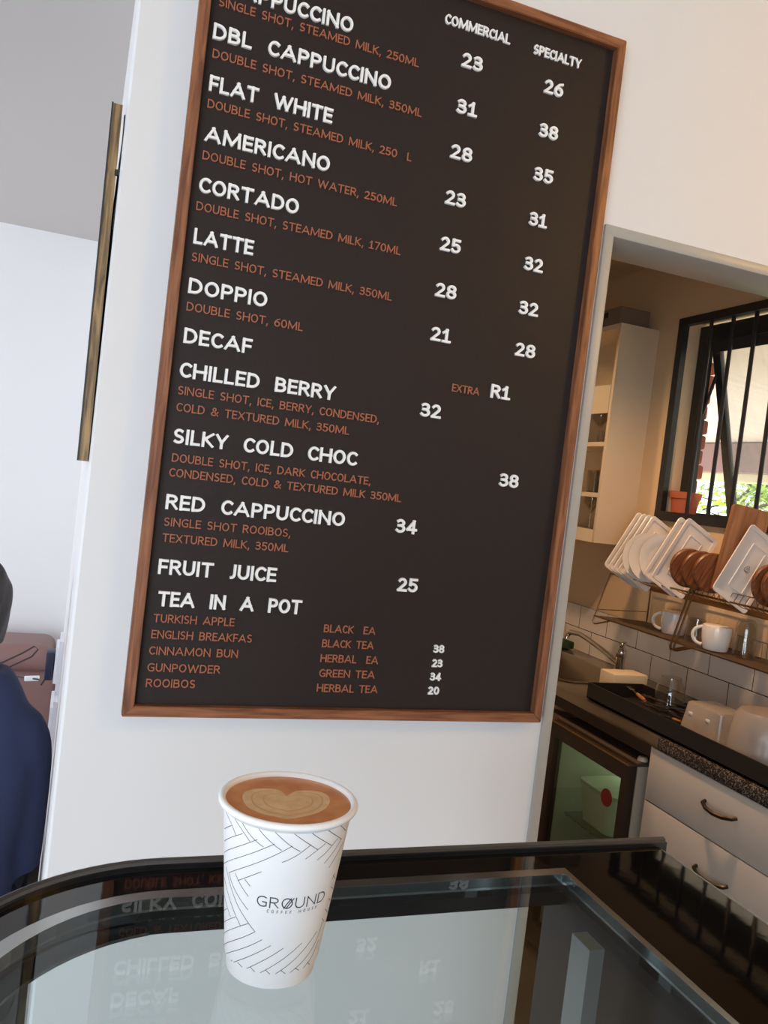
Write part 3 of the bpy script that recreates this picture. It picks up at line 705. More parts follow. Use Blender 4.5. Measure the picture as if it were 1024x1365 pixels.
# ------------------------------------------------------------------ kitchen run: drawers, worktop, sink, fridge
WHITEP = mat('white_drawer_laminate', (214, 206, 196), 0.35)
DGAP = mat('dark_recess', (30, 26, 23), 0.8)
CZ = -0.630
dr = thing('drawer_unit', (1.85, 1.66, FL), 'white kitchen drawer unit under the granite worktop', 'cabinet')
b = MB(); b.box(1.622, 2.09, 1.400, 1.922, FL+0.10, CZ-0.0365); b.box(1.66, 2.09, 1.400, 1.922, FL, FL+0.10); b.build('carcass', DGAP, dr, False)
b = MB(); b.box(1.604, 2.09, 1.9225, 1.926, FL, CZ-0.0365); b.build('end_panel', WHITEP, dr, False)
tops = [(-0.6675, -0.821), (-0.8245, -0.978), (-0.9815, -1.19), (-1.1935, FL+0.105)]
HAND = mat('dark_bronze_handle', (58, 50, 44), 0.3, 0.8)
for i, (a, c_) in enumerate(tops):
    d = MB(); d.box(1.602, 1.621, 1.400, 1.9215, c_, a, 0.0012); do = d.build('drawer', WHITEP, dr, True)
    hy, hz = 1.632, (-0.7305 if i == 0 else -0.9065 if i == 1 else (a+c_)/2)
    h = MB(); h.tube([(1.602, hy-0.056, hz), (1.590, hy-0.053, hz-0.003), (1.580, hy-0.03, hz-0.008), (1.577, hy, hz-0.010), (1.580, hy+0.03, hz-0.008), (1.590, hy+0.053, hz-0.003), (1.602, hy+0.056, hz)], [0.005, 0.0052, 0.0058, 0.006, 0.0058, 0.0052, 0.005], 8)
    h.build('handle', HAND, do)
GRAN = speckle('speckled_granite', (52, 46, 44), [(96, 86, 80), (134, 122, 114), (28, 25, 24)], 330)
b = MB(); b.box(1.598, 2.0935, 1.400, 1.893, CZ-0.036, CZ, 0.003)
tag(b.build('granite_worktop', GRAN), 'speckled grey granite worktop above the white drawers', 'worktop')
SINKM = mat('stainless_sink', (168, 158, 144), 0.28, 1.0, bump=0.03)
sk = thing('sink_unit', (1.85, 2.6, CZ-0.2), 'stainless steel sink unit under the wall cabinet at the far end', 'sink')
b = MB()
sy0, sy1, sx0, sx1 = 2.50, 3.06, 1.67, 1.985
b.box(1.598, 2.093, 1.8945, sy0, CZ-0.034, CZ, 0.003); b.box(1.598, 2.093, sy1, 3.74, CZ-0.034, CZ, 0.003)
b.box(1.598, sx0, sy0-0.002, sy1+0.002, CZ-0.034, CZ, 0.003); b.box(sx1, 2.093, sy0-0.002, sy1+0.002, CZ-0.034, CZ, 0.003)
b.build('drainer_top', SINKM, sk)
b = MB()
def rrect(x0, x1, y0, y1, r, n=6):
    P = []
    for cx, cy, a in ((x1-r, y1-r, 0), (x0+r, y1-r, 90), (x0+r, y0+r, 180), (x1-r, y0+r, 270)):
        P += arcpts(cx, cy, r, a, a+90, n)
    return P
prev = None
for k, (ins, z, r) in enumerate([(-0.012, CZ+0.002, 0.05), (0.0, CZ+0.003, 0.05), (0.006, CZ-0.004, 0.05), (0.02, CZ-0.12, 0.05), (0.05, CZ-0.15, 0.04)]):
    row = [b.bm.verts.new((x, y, z)) for x, y in rrect(sx0+ins, sx1-ins, sy0+ins, sy1-ins, r)]
    if prev:
        for i in range(len(row)): b.bm.faces.new((prev[i], prev[(i+1) % len(row)], row[(i+1) % len(row)], row[i]))
    prev = row
b.bm.faces.new(prev); b.build('bowl', SINKM, sk)
b = MB(); b.box(1.615, 1.625, 1.93, 3.74, CZ-0.075, CZ-0.0345); b.build('front_rail', mat('dark_wood_rail', (58, 42, 30), 0.5), sk, False)
tap = thing('mixer_tap', (2.035, 2.69, CZ), 'chrome mixer tap with a long swivel spout behind the sink', 'tap')
b = MB(); b.lathe([(0, CZ), (0.026, CZ), (0.026, CZ+0.008), (0.019, CZ+0.012), (0.0175, CZ+0.055), (0.021, CZ+0.060), (0.021, CZ+0.088), (0.012, CZ+0.100), (0, CZ+0.101)], (2.035, 2.69, 0), 24); b.build('body', CHROME, tap)
b = MB(); b.tube([(2.035, 2.69, CZ+0.100), (2.040, 2.690, CZ+0.112), (2.052, 2.69, CZ+0.116)], [0.012, 0.010, 0.008], 10); b.build('lever', CHROME, tap)
b = MB(); b.tube([(2.030, 2.70, CZ+0.035), (2.030, 2.80, CZ+0.060), (2.030, 2.92, CZ+0.082), (2.030, 2.98, CZ+0.090), (2.030, 3.05, CZ+0.084), (2.030, 3.075, CZ+0.066), (2.030, 3.076, CZ+0.052)], [0.011, 0.011, 0.0105, 0.0105, 0.011, 0.012, 0.0125], 12); b.build('spout', CHROME, tap)
b = MB(); b.box(2.01, 2.07, 3.07, 3.19, CZ+0.0045, CZ+0.036, 0.006)
tag(b.build('scouring_sponge', mat('dark_green_scourer', (38, 64, 34), 0.95, bump=0.5, bscale=200)), 'dark green scourer lying at the back of the sink', 'sponge')

fr = thing('glass_door_fridge', (1.83, 2.23, FL), 'small glass door fridge with a brown frame under the sink', 'fridge')
fy0, fy1, fz1 = 1.962, 2.405, -0.742
FRB = mat('cream_fridge_body', (196, 184, 166), 0.4)
FRI = mat('fridge_liner', (206, 212, 196), 0.5)
light('fridge_lamp', 'POINT', (1.98, 2.33, -0.82), 0.5, (0.9, 1.0, 0.82), 0.02)
b = MB()
b.box(1.595, 2.06, fy0, fy0+0.03, FL+0.02, fz1); b.box(1.595, 2.06, fy1-0.03, fy1, FL+0.02, fz1)
b.box(2.03, 2.06, fy0+0.03, fy1-0.03, FL+0.02, fz1); b.box(1.595, 2.03, fy0+0.03, fy1-0.03, FL+0.02, FL+0.09)
b.build('body', FRB, fr, False)
b = MB(); b.box(1.590, 2.06, fy0-0.001, fy1+0.001, fz1+0.0005, fz1+0.012, 0.002); b.build('top_panel', mat('brown_fridge_top', (74, 62, 52), 0.45), fr)
b = MB()
lx = 1.600
b.box(2.022, 2.0295, fy0+0.031, fy1-0.031, FL+0.09, fz1-0.03); b.box(lx, 2.02, fy0+0.0305, fy0+0.036, FL+0.09, fz1-0.03)
b.box(lx, 2.02, fy1-0.036, fy1-0.0305, FL+0.09, fz1-0.03); b.box(lx, 2.02, fy0+0.031, fy1-0.031, fz1-0.03, fz1-0.002)
b.build('liner', FRI, fr, False)
FDOOR = mat('brown_black_fridge_frame', (52, 40, 33), 0.4)
dk = MB(); dk.ring([(fy0, FL+0.03), (fy1, FL+0.03), (fy1, fz1+0.002), (fy0, fz1+0.002)], [(fy0+0.026, FL+0.10), (fy1-0.045, FL+0.10), (fy1-0.045, fz1-0.044), (fy0+0.026, fz1-0.044)], 1.560, 1.592, Matrix(((0,0,1,0),(1,0,0,0),(0,1,0,0),(0,0,0,1))))
fd = dk.build('door', FDOOR, fr, False)
b = MB(); b.box(1.570, 1.575, fy0+0.024, fy1-0.043, FL+0.098, fz1-0.042); b.build('door_glass', thin_glass('fridge_glass', (0.86, 0.90, 0.82), 0.05), fd, False)
b = MB(); b.tube([(1.562, fy0+0.002, fz1+0.004), (1.562, fy1-0.002, fz1+0.004)], 0.003, 6); o = b.build('top_edge_strip', mat('brass_edge', (190, 150, 96), 0.3, 0.9), fr); o['label'] = 'thin brass coloured edge strip'
b = MB(); b.lathe([(0, 0.012), (0.016, 0.012), (0.016, 0.016), (0.012, 0.024), (0, 0.026)], (1.625, fy0+0.020, fz1), 18); o = b.build('hinge_cap', mat('cream_cap', (220, 205, 180), 0.4), fr); o['label'] = 'cream hinge cap'
b = MB(); b.box(1.64, 2.01, fy0+0.04, fy1-0.04, -1.055, -1.050)
for k in range(8): b.tube([(1.63, fy0+0.05+k*0.047, -1.053), (2.015, fy0+0.05+k*0.047, -1.053)], 0.002, 5)
b.build('shelf', mat('grey_wire_shelf', (150, 152, 140), 0.4, 0.6), fr)
ft = thing('food_tub', (1.74, 2.24, -1.0495), 'white plastic tub with a lid inside the glass door fridge', 'tub')
b = MB()
for k, (ins, z) in enumerate([(0.012, -1.0495), (0.0, -0.928)]):
    row = [b.bm.verts.new((x, y, z)) for x, y in rrect(1.66+ins, 1.82-ins, 2.15+ins, 2.335-ins, 0.03)]
    if k == 0: b.bm.faces.new(row[::-1]); prev = row
    else:
        for i in range(len(row)): b.bm.faces.new((prev[i], prev[(i+1) % len(row)], row[(i+1) % len(row)], row[i]))
        b.bm.faces.new(row)
b.build('tub', mat('white_tub_plastic', (226, 230, 214), 0.5), ft)
b = MB(); b.prism(rrect(1.655, 1.825, 2.145, 2.34, 0.032), -0.9275, -0.915); b.build('lid', mat('clear_lid', (206, 212, 196), 0.3), ft)
b = MB(); b.lathe([(0, 0), (0.027, 0), (0.027, 0.002), (0, 0.002)], (1.5695, 2.055, -0.872), 26, Matrix.Rotation(-PI/2, 3, 'Y'))
tag(b.build('round_sticker', mat('dark_red_sticker', (122, 26, 22), 0.5)), 'dark red round sticker on the fridge door glass', 'sticker')

# ------------------------------------------------------------------ wall cabinet with glasses, box on top
CAB = mat('cream_cabinet_paint', (224, 208, 180), 0.4)
cb = thing('wall_cabinet', (2.0, 3.05, -0.135), 'open cream wall cabinet of glasses at the far end of the kitchen', 'cabinet')
cx0, cx1, cy0, cy1, cz0, cz1 = 1.915, 2.0995, 2.797, 3.34, -0.132, 0.758
b = MB(); b.box(cx0, cx1, cy0, cy0+0.017, cz0, cz1, 0.001); b.build('side_panel', CAB, cb)
b = MB(); b.box(cx0, cx1, cy1-0.017, cy1, cz0, cz1, 0.001); b.build('side_panel', CAB, cb)
b = MB(); b.box(cx1-0.006, cx1, cy0+0.017, cy1-0.017, cz0, cz1); b.build('back_panel', CAB, cb, False)
b = MB(); b.box(cx0, cx1-0.006, cy0+0.017, cy1-0.017, cz1-0.020, cz1); b.build('top_board', CAB, cb, False)
b = MB(); b.box(cx0, cx1-0.006, cy0+0.017, cy1-0.017, cz0, cz0+0.05); b.build('bottom_board', CAB, cb, False)
for z in (0.510, 0.278, 0.070):
    b = MB(); b.box(cx0+0.001, cx1-0.006, cy0+0.017, cy1-0.017, z-0.018, z); b.build('shelf', CAB, cb, False)
b = MB(); b.box(cx0-0.002, cx0+0.0005, cy0+0.017, cy1-0.017, 0.395, 0.510); o = b.build('drop_front', CAB, cb, False)
GLS = thin_glass('drinking_glass', (0.88, 0.88, 0.86), 0.09, 0.02)
def glass_mesh(kind):
    g = MB()
    if kind == 'tumbler': g.lathe([(0, 0), (0.026, 0), (0.030, 0.004), (0.034, 0.095), (0.032, 0.095), (0.027, 0.008), (0, 0.008)], (0, 0, 0), 22)
    elif kind == 'wine': g.lathe([(0, 0), (0.030, 0), (0.030, 0.002), (0.005, 0.006), (0.004, 0.065), (0.012, 0.075), (0.033, 0.105), (0.034, 0.13), (0.029, 0.16), (0.027, 0.16), (0.031, 0.13), (0.030, 0.107), (0.006, 0.077), (0, 0.076)], (0, 0, 0), 22)
    else: g.lathe([(0, 0), (0.028, 0), (0.036, 0.03), (0.042, 0.045), (0.042, 0.05), (0.034, 0.034), (0, 0.006)], (0, 0, 0), 22)
    return g
def place(g, name, m, loc, label, cat, group=None):
    o = g.build(name, m, None, True, local=True); o.location = Vector(loc) + Vector((0, 0, Z0))
    return tag(o, label, cat, group)
place(glass_mesh('bowl'), 'glass_bowl', GLS, (1.985, 2.875, 0.2785), 'low glass dish in front on the upper cabinet shelf', 'glass dish')
place(glass_mesh('wine'), 'stemmed_glass', GLS, (1.985, 2.965, 0.2785), 'stemmed glass behind the low dish on the upper cabinet shelf', 'glass')
place(glass_mesh('tumbler'), 'tumbler', GLS, (1.965, 2.87, 0.0705), 'front tumbler on the middle cabinet shelf', 'glass')
place(glass_mesh('tumbler'), 'tumbler', GLS, (1.985, 2.95, 0.0705), 'second tumbler from the front on the middle cabinet shelf', 'glass')
place(glass_mesh('wine'), 'stemmed_glass', GLS, (1.980, 2.87, cz0+0.0505), 'stemmed glass in front on the bottom board of the cabinet', 'glass')
place(glass_mesh('wine'), 'stemmed_glass', GLS, (1.985, 2.95, cz0+0.0505), 'second stemmed glass on the bottom board of the cabinet', 'glass')
b = MB(); b.lathe([(0, 0), (0.014, 0), (0.015, 0.045), (0.010, 0.05), (0, 0.052)], (0, 0, 0), 16); place(b, 'black_stopper', BLK, (1.935, 2.833, 0.0705), 'small black stopper at the front of the middle cabinet shelf', 'stopper')
bx = thing('storage_box', (2.0, 2.93, cz1), 'grey storage box on top of the wall cabinet', 'box')
b = MB(); b.box(1.925, 2.07, 2.83, 3.02, cz1+0.0005, cz1+0.075, 0.004); b.build('box_body', mat('grey_box', (126, 112, 98), 0.7), bx)
b = MB(); b.box(1.9215, 1.9248, 2.915, 2.945, cz1+0.038, cz1+0.060); b.build('finger_hole_plate', BLK, bx, False)

# ------------------------------------------------------------------ wire dish rack
WIRE = mat('brassy_rack_wire', (150, 122, 90), 0.28, 1.0)
rk = thing('dish_rack', (1.97, 2.1, -0.43), 'two tier wire dish rack fixed to the wall below the window', 'dish rack')
RY0, RY1 = 1.46, 2.64
TX, TZ, BXF, BZ = 1.900, -0.236, 1.847, -0.402
t = MB(); t.tube([(TX, RY0, TZ), (TX, RY1, TZ)], 0.0032, 8); t.build('front_wire', WIRE, rk)
t = MB(); t.tube([(2.085, RY0, TZ-0.05), (2.085, RY1, TZ-0.05)], 0.0028, 8); t.build('back_wire', WIRE, rk)
sl = MB(); y = RY0+0.012
while y < RY1:
    sl.tube([(TX, y, TZ), (TX+0.03, y, TZ-0.012), (2.085, y, TZ-0.05)], 0.0013, 5); y += 0.0235
sl.build('plate_slats', WIRE, rk)
# loops that hold the plates upright
lo = MB(); y = 1.48
while y < 2.19:
    lo.tube([(TX, y, TZ), (TX+0.012, y-0.004, TZ+0.028), (TX+0.075, y-0.012, TZ+0.020), (TX+0.095, y-0.012, TZ-0.026)], 0.0014, 5); y += 0.0235
lo.build('plate_loops', WIRE, rk)
t = MB(); t.tube([(BXF, RY0, BZ), (BXF, RY1-0.01, BZ)], 0.0030, 8); t.build('front_wire', WIRE, rk)
MESHM = mat('grey_brown_rack_mesh', (112, 98, 84), 0.5, 0.6)
m_ = MB(); y = RY0
while y < RY1:
    m_.tube([(BXF, y, BZ), (2.088, y, BZ-0.012)], 0.0014, 4); y += 0.009
for x in (1.90, 1.95, 2.0, 2.05, 2.088): m_.tube([(x, RY0, BZ-0.003-(x-BXF)*0.05), (x, RY1, BZ-0.003-(x-BXF)*0.05)], 0.0016, 5)
m_.build('cup_shelf', MESHM, rk)
for y in (2.640, 1.500):
    t = MB(); t.tube([(2.090, y, BZ+0.027), (1.863, y, BZ+0.024)], 0.0016, 6); t.build('side_wire', WIRE, rk)
    t = MB(); t.tube([(TX, y, TZ), (1.847, y, -0.425), (1.850, y-0.004, -0.432), (1.862, y-0.002, -0.434), (1.93, y, -0.420)], 0.0030, 8); t.build('end_hoop', WIRE, rk)
    t = MB(); t.tube([(2.0885, y-0.01, TZ-0.04), (2.0885, y-0.01, -0.43)], 0.0030, 8); t.build('wall_rod', WIRE, rk)
for y in (2.192,):
    for dy in (0.0, -0.018):
        t = MB(); t.tube([(1.945, y+dy, -0.108), (1.932, y+dy, -0.112), (1.847, y+dy, -0.420), (1.849, y+dy, -0.4285), (1.862, y+dy, -0.430), (1.935, y+dy, -0.415)], 0.0038, 8); t.build('support_rod', WIRE, rk)
    t = MB(); t.tube([(1.9335, y, -0.108), (1.9335, y-0.018, -0.108)], 0.0042, 8); t.build('rod_tip', WIRE, rk)
gr = MB(); y = 1.50
while y < 2.10:
    gr.tube([(2.035, y, BZ-0.004), (2.035, y, BZ+0.048)], 0.0016, 5); y += 0.0205
gr.tube([(2.035, 1.50, BZ+0.048), (2.035, 2.10, BZ+0.048)], 0.0022, 6); o = gr.build('back_rail', mat('bright_rail_wire', (205, 205, 205), 0.25, 0.9), rk); o['label'] = 'bright upright rail along the cup shelf'

# plates and boards standing in the rack (planes roughly across the rack, each leaning against the wall)
CHINA = mat('white_china', (230, 226, 220), 0.18, spec=0.6)
UA, VA = Vector((0.496, 0, 0.868)), Vector((0.868, 0, -0.496))
def platter(seed):
    g = MB(); L_, W_ = 0.125, 0.075
    P = rrect(-W_, W_, -L_, L_, 0.014, 5)
    sc2 = lambda s: rrect(-W_+s, W_-s, -L_+s, L_-s, max(0.004, 0.014-s*0.4), 5)
    rows = [(0.012, 0.0), (0.0005, 0.006), (0.0, 0.0085), (0.0015, 0.010), (0.008, 0.0088), (0.014, 0.0072), (0.0148, 0.0042), (0.018, 0.0030), (0.045, 0.0030), (0.0455, 0.0052), (0.048, 0.0052), (0.0485, 0.0030)]
    prev = None
    for s, z in rows:
        row = [g.bm.verts.new((x, y, z)) for x, y in sc2(s)]
        if prev:
            n = len(row)
            for i in range(n): g.bm.faces.new((prev[i], prev[(i+1) % n], row[(i+1) % n], row[i]))
        else: g.bm.faces.new(row[::-1])
        prev = row
    g.bm.faces.new(prev)
    return g
def orient(o, c, u, v, nrm):
    M = Matrix((v, u, nrm)).transposed().to_4x4(); M.translation = Vector(c) + Vector((0, 0, Z0)); o.matrix_world = M
PG = 'white oblong platters in the dish rack'
def put_platter(o, y, dx=0, dz=0, lean=0.05):
    n_ = Vector((-0.1, -1, lean)).normalized()
    u = (UA - n_*UA.dot(n_)).normalized(); v = n_.cross(u).normalized()*-1
    v = u.cross(n_).normalized()
    orient(o, (1.958+dx, y, -0.128+dz), u, v, v.cross(u))
    return o
proto = platter(0).build('white_platter', CHINA, None, True, local=True)
specs = [(2.055-0.035, 0.0, 0.0, 'white oblong platter in front of the chopping board, with a printed stamp on its base'),
 (2.300, -0.010, -0.003, 'white oblong platter right behind the round wooden boards'),
 (2.345, -0.008, -0.003, 'white oblong platter second behind the round wooden boards'),
 (2.500, -0.002, -0.010, 'front platter of the tight stack at the far end of the rack'),
 (2.530, -0.002, -0.008, 'second platter from the front in the tight stack at the rack end'),
 (2.560, -0.002, -0.006, 'third platter from the front in the tight stack at the rack end'),
 (2.590, -0.002, -0.004, 'rearmost platter of the tight stack at the far end of the rack')]
for i, (y, dx, dz, lab) in enumerate(specs):
    o = proto if i == 0 else proto.copy()
    if i: C.objects.link(o)
    tag(o, lab, 'platter', PG); put_platter(o, y, dx, dz)
    if i == 0: first = o
# the little stamp on the base of the front platter: a peak of strokes over two short lines
st_ = MB()
for P in ([(-0.011, -0.006), (-0.002, 0.010)], [(-0.004, -0.006), (0.0, 0.004), (0.004, -0.006)], [(0.011, -0.006), (0.002, 0.010)], [(-0.011, -0.009), (0.011, -0.009)], [(-0.008, -0.012), (0.008, -0.012)]):
    stroke(st_, P, 0.0017, 0.0031, 0.0034, lambda x, y, z: Vector((x, y, z)), False)
so = st_.build('base_stamp', mat('grey_stamp_ink', (96, 92, 88), 0.5), None, False, local=True); so.parent = first
def disc_plate():
    g = MB(); g.lathe([(0, 0), (0.05, 0), (0.052, 0.003), (0.080, 0.010), (0.088, 0.013), (0.088, 0.015), (0.078, 0.013), (0.052, 0.007), (0.048, 0.005), (0, 0.005)], (0, 0, 0), 44); return g
dp = disc_plate().build('round_plate', CHINA, None, True, local=True)
for i, (y, x, z, lab) in enumerate([(2.445, 1.893, -0.150, 'round white plate against the tight stack of platters'), (2.415, 1.898, -0.148, 'round white plate standing second from the stack of platters'), (2.378, 1.915, -0.147, 'round white plate nearest the two loose platters')]):
    o = dp if i == 0 else dp.copy()
    if i: C.objects.link(o)
    tag(o, lab, 'plate', 'round white plates in the dish rack')
    n_ = Vector((-0.22, -1, 0.06)).normalized(); u = (UA - n_*UA.dot(n_)).normalized(); v = u.cross(n_).normalized(); orient(o, (x, y, z), u, v, v.cross(u))
DWOOD = wood('dark_round_wood', (72, 40, 22), (134, 82, 48), 'Y', 22, 0.4)
def round_board(r, h):
    g = MB(); g.lathe([(0, 0), (r-0.004, 0), (r, 0.004), (r, h-0.004), (r-0.004, h), (0, h)], (0, 0, 0), 40); return g
rb = round_board(0.066, 0.020).build('round_wooden_board', DWOOD, None, True, local=True)
for i, (y, x, z, lab) in enumerate([(2.225, 1.905, -0.158, 'dark round wooden board against the loose white platters'), (2.175, 1.910, -0.160, 'dark round wooden board in the middle of its row behind the brass rods'), (2.125, 1.915, -0.160, 'dark round wooden board just behind the tall chopping board'), (1.925, 1.965, -0.167, 'dark round wooden board at the right edge in front of the stamped platter'), (1.885, 1.965, -0.167, 'dark round wooden board nearest the doorway side of the rack')]):
    o = rb if i == 0 else rb.copy()
    if i: C.objects.link(o)
    tag(o, lab, 'wooden board', 'round wooden boards in the dish rack')
    n_ = Vector((-0.25, -1, 0.08)).normalized(); u = (UA - n_*UA.dot(n_)).normalized(); v = u.cross(n_).normalized(); orient(o, (x, y, z), u, v, v.cross(u))
cbm = wood('oak_chopping_board', (120, 78, 50), (166, 118, 82), 'Y', 9, 0.5)
g = MB(); g.prism(rrect(-0.062, 0.062, -0.145, 0.145, 0.010, 4), -0.010, 0.010); bmesh.ops.bevel(g.bm, geom=[e for e in g.bm.edges if abs(e.verts[0].co.z-e.verts[1].co.z) < 1e-6], offset=0.0015, segments=2, affect='EDGES')
o = g.build('chopping_board', cbm, None, True, local=True); tag(o, 'tall oak chopping board standing between the round boards and stamped platter', 'chopping board')
u = Vector((0.135, -0.02, 0.99)).normalized(); n_ = Vector((-0.30, -1, 0.02)); n_ = (n_ - u*n_.dot(u)).normalized(); v = u.cross(n_).normalized(); orient(o, (1.973, 2.072, -0.078), u, v, v.cross(u))

# cups and glasses on the lower tier
def mug(loc, ang, r, h, label):
    root = thing('coffee_mug', loc, label, 'mug', 'white mugs on the dish rack')
    x, y, z = loc
    g = MB(); g.lathe([(0, z), (r*0.80, z), (r*0.84, z+0.003), (r*0.97, z+h*0.5), (r, z+h*0.86), (r*0.96, z+h*0.97), (r*0.84, z+h), (0, z+h*1.0)], (x, y, 0), 36); g.build('mug_body', CHINA, root)
    d = Vector((math.cos(ang), math.sin(ang), 0)); P = []
    for k in range(11):
        a = -PI/2 + PI*k/10
        P.append(Vector((x, y, z+h*0.5)) + d*(r*0.90 + 0.030*math.cos(a)) + Vector((0, 0, h*0.36*math.sin(a))))
    t = MB(); t.tube(P, 0.0055, 8); t.build('handle', CHINA, root)
mug((1.918, 2.068, BZ+0.002), math.radians(138), 0.046, 0.080, 'white mug upside down at the front of the lower rack tier')
mug((1.985, 2.352, BZ-0.003), math.radians(138), 0.046, 0.078, 'white mug upside down behind the brass support rods')
g = MB(); g.lathe([(0.038, 0), (0.036, 0.004), (0.030, 0.050), (0.027, 0.078), (0, 0.080), (0, 0.073), (0.025, 0.070), (0.034, 0.003)], (0, 0, 0), 26)
place(g, 'tumbler', GLS, (1.985, 2.235, BZ-0.004), 'clear tumbler upside down between the two white mugs', 'glass')
g = MB(); g.lathe([(0.033, 0), (0.033, 0.09), (0.028, 0.112), (0.022, 0.120), (0, 0.121), (0, 0.112), (0.020, 0.108), (0.030, 0.086), (0.031, 0)], (0, 0, 0), 26)
place(g, 'tall_glass', GLS, (1.955, 1.985, BZ-0.002), 'tall glass upside down right of the front white mug', 'glass')

# ------------------------------------------------------------------ things on the worktop
tray = thing('drip_tray', (1.72, 1.85, CZ), 'long black tray with upturned sides across the worktop and drainer', 'tray')
TRAYM = mat('black_tray_plastic', (34, 31, 30), 0.45, bump=0.05)
b = MB(); ty0, ty1, tx0, tx1, tz = 1.42, 2.288, 1.615, 1.835, -0.574
b.box(tx0, tx1, ty0, ty1, CZ+0.0035, CZ+0.008); b.build('tray_floor', TRAYM, tray, False)
b = MB(); b.ring([(tx0, ty0), (tx1, ty0), (tx1, ty1), (tx0, ty1)], [(tx0+0.004, ty0+0.004), (tx1-0.004, ty0+0.004), (tx1-0.004, ty1-0.004), (tx0+0.004, ty1-0.004)], CZ+0.0035, tz); b.build('tray_sides', TRAYM, tray, False)
b = MB(); b.box(1.725, 1.865, 2.300, 2.385, CZ+0.001, CZ+0.082, 0.006); b.box(1.717, 1.873, 2.292, 2.393, CZ+0.001, CZ+0.030, 0.004)
tag(b.build('white_container', mat('milky_white_plastic', (214, 200, 172), 0.45)), 'shallow white container behind the black tray beside the tap', 'container')
b = MB(); jx, jy, jz = 1.772, 2.075, CZ+0.012
b.lathe([(0.052, jz), (0.055, jz+0.004), (0.050, jz+0.03), (0.046, jz+0.07), (0.040, jz+0.100), (0.032, jz+0.115), (0.031, jz+0.122), (0.028, jz+0.122), (0.029, jz+0.114), (0.038, jz+0.098), (0.044, jz+0.07), (0.050, jz+0.004)], (jx, jy, 0), 30)
tag(b.build('glass_jug', thin_glass('jar_glass', (0.97, 0.96, 0.94), 0.07, 0.02)), 'clear glass jug upside down on the cutlery in the black tray', 'glass')
CUTM = mat('dark_steel_cutlery', (120, 112, 104), 0.25, 1.0)
BLKH = mat('black_cutlery_handle', (24, 22, 22), 0.4)
WOODH = wood('orange_wood_handle', (150, 92, 46), (196, 132, 78), 'X', 18)
random.seed(21)
ZT = CZ + 0.0085
spots_c = [(random.uniform(1.700, 1.785), random.uniform(1.99, 2.17), random.uniform(-0.5, 0.5) + (0.6 if i % 2 else -0.3) + PI/2) for i in range(12)]
order = sorted(range(12), key=lambda k: -spots_c[k][1])
RANK = ['nearest the sink end', 'second from the sink end', 'third from the sink end', 'fourth from the sink end', 'fifth from the sink end', 'just sinkwards of the middle', 'just doorwards of the middle', 'fifth from the plastic box', 'fourth from the plastic box', 'third from the plastic box', 'second from the plastic box', 'nearest the plastic box']
for i in range(12):
    cx_, cy_, a = spots_c[i]
    zz = ZT + 0.006 + 0.0042*i
    wood_h = i in (3, 7, 10)
    names = [('table_knife', 'knife'), ('table_fork', 'fork'), ('teaspoon', 'spoon')][i % 3]
    root = thing(names[0], (cx_, cy_, zz-0.004), f'{"wood handled" if wood_h else "black handled"} {names[1]} in the tray heap, {RANK[order.index(i)]}', names[1], 'cutlery heaped in the black tray')
    d = Vector((math.cos(a), math.sin(a), 0)); n_ = Vector((-d.y, d.x, 0)); c = Vector((cx_, cy_, zz))
    h = MB(); h.tube([c - d*0.085, c - d*0.05, c - d*0.01, c], [0.005, 0.0068, 0.0055, 0.003] if wood_h else [0.003, 0.0045, 0.004, 0.0025], 8); h.build('handle', WOODH if wood_h else BLKH, root)
    k = MB()
    if names[1] == 'knife': k.obox(c + d*0.045, d, n_, (0, 0, 1), 0.09, 0.014, 0.0014)
    elif names[1] == 'fork':
        k.tube([c, c + d*0.045], 0.0022, 6); k.obox(c + d*0.052, d, n_, (0, 0, 1), 0.018, 0.017, 0.0016)
        for q in (-1.5, -0.5, 0.5, 1.5): k.obox(c + d*0.076 + n_*q*0.0045, d, n_, (0, 0, 1), 0.034, 0.002, 0.0014)
    else:
        k.tube([c, c + d*0.05], 0.0022, 6)
        k.lathe([(0, -0.003), (0.010, -0.001), (0.013, 0.002), (0.0125, 0.003), (0, 0.000)], c + d*0.062, 16)
    k.build('blade' if names[1] == 'knife' else 'head', CUTM, root)
CLR = thin_glass('milky_clear_plastic', (0.86, 0.84, 0.80), 0.06, 0.25, 0.50, (236, 228, 220))
pbx = thing('plastic_box', (1.76, 1.83, ZT), 'clear plastic box upside down in the black tray beside the jug', 'plastic box')
b = MB(); b.prism(rrect(1.680, 1.815, 1.755, 1.930, 0.015), ZT+0.0005, ZT+0.014); b.build('rim', CLR, pbx, False)
b = MB()
prev = None
for ins, z in ((0.006, ZT+0.0145), (0.016, ZT+0.094), (0.020, ZT+0.098)):
    row = [b.bm.verts.new((x, y, z)) for x, y in rrect(1.680+ins, 1.815-ins, 1.755+ins, 1.930-ins, 0.015)]
    if prev:
        for i in range(len(row)): b.bm.faces.new((prev[i], prev[(i+1) % len(row)], row[(i+1) % len(row)], row[i]))
    prev = row
b.bm.faces.new(prev); b.build('box_wall', CLR, pbx)
for y in (1.885, 1.815):
    b = MB(); b.obox((1.693, y, ZT+0.066), (1, 0, 0), (0, 1, 0), (0, 0, 1), 0.006, 0.016, 0.010, 0.002); b.build('clip', mat('white_clip', (228, 220, 208), 0.4), pbx)
tub = thing('plastic_tub', (1.72, 1.62, ZT), 'cloudy plastic tub lying at the right end of the black tray', 'tub')
b = MB(); M = Matrix.Translation((1.715, 1.60, ZT)) 
prof = [(0.094, 0.001), (0.099, 0.003), (0.099, 0.014), (0.094, 0.016), (0.086, 0.080), (0.078, 0.132), (0.066, 0.145), (0, 0.147)]
b.lathe(prof, (1.722, 1.640, ZT), 40); b.build('tub_wall', CLR, tub)
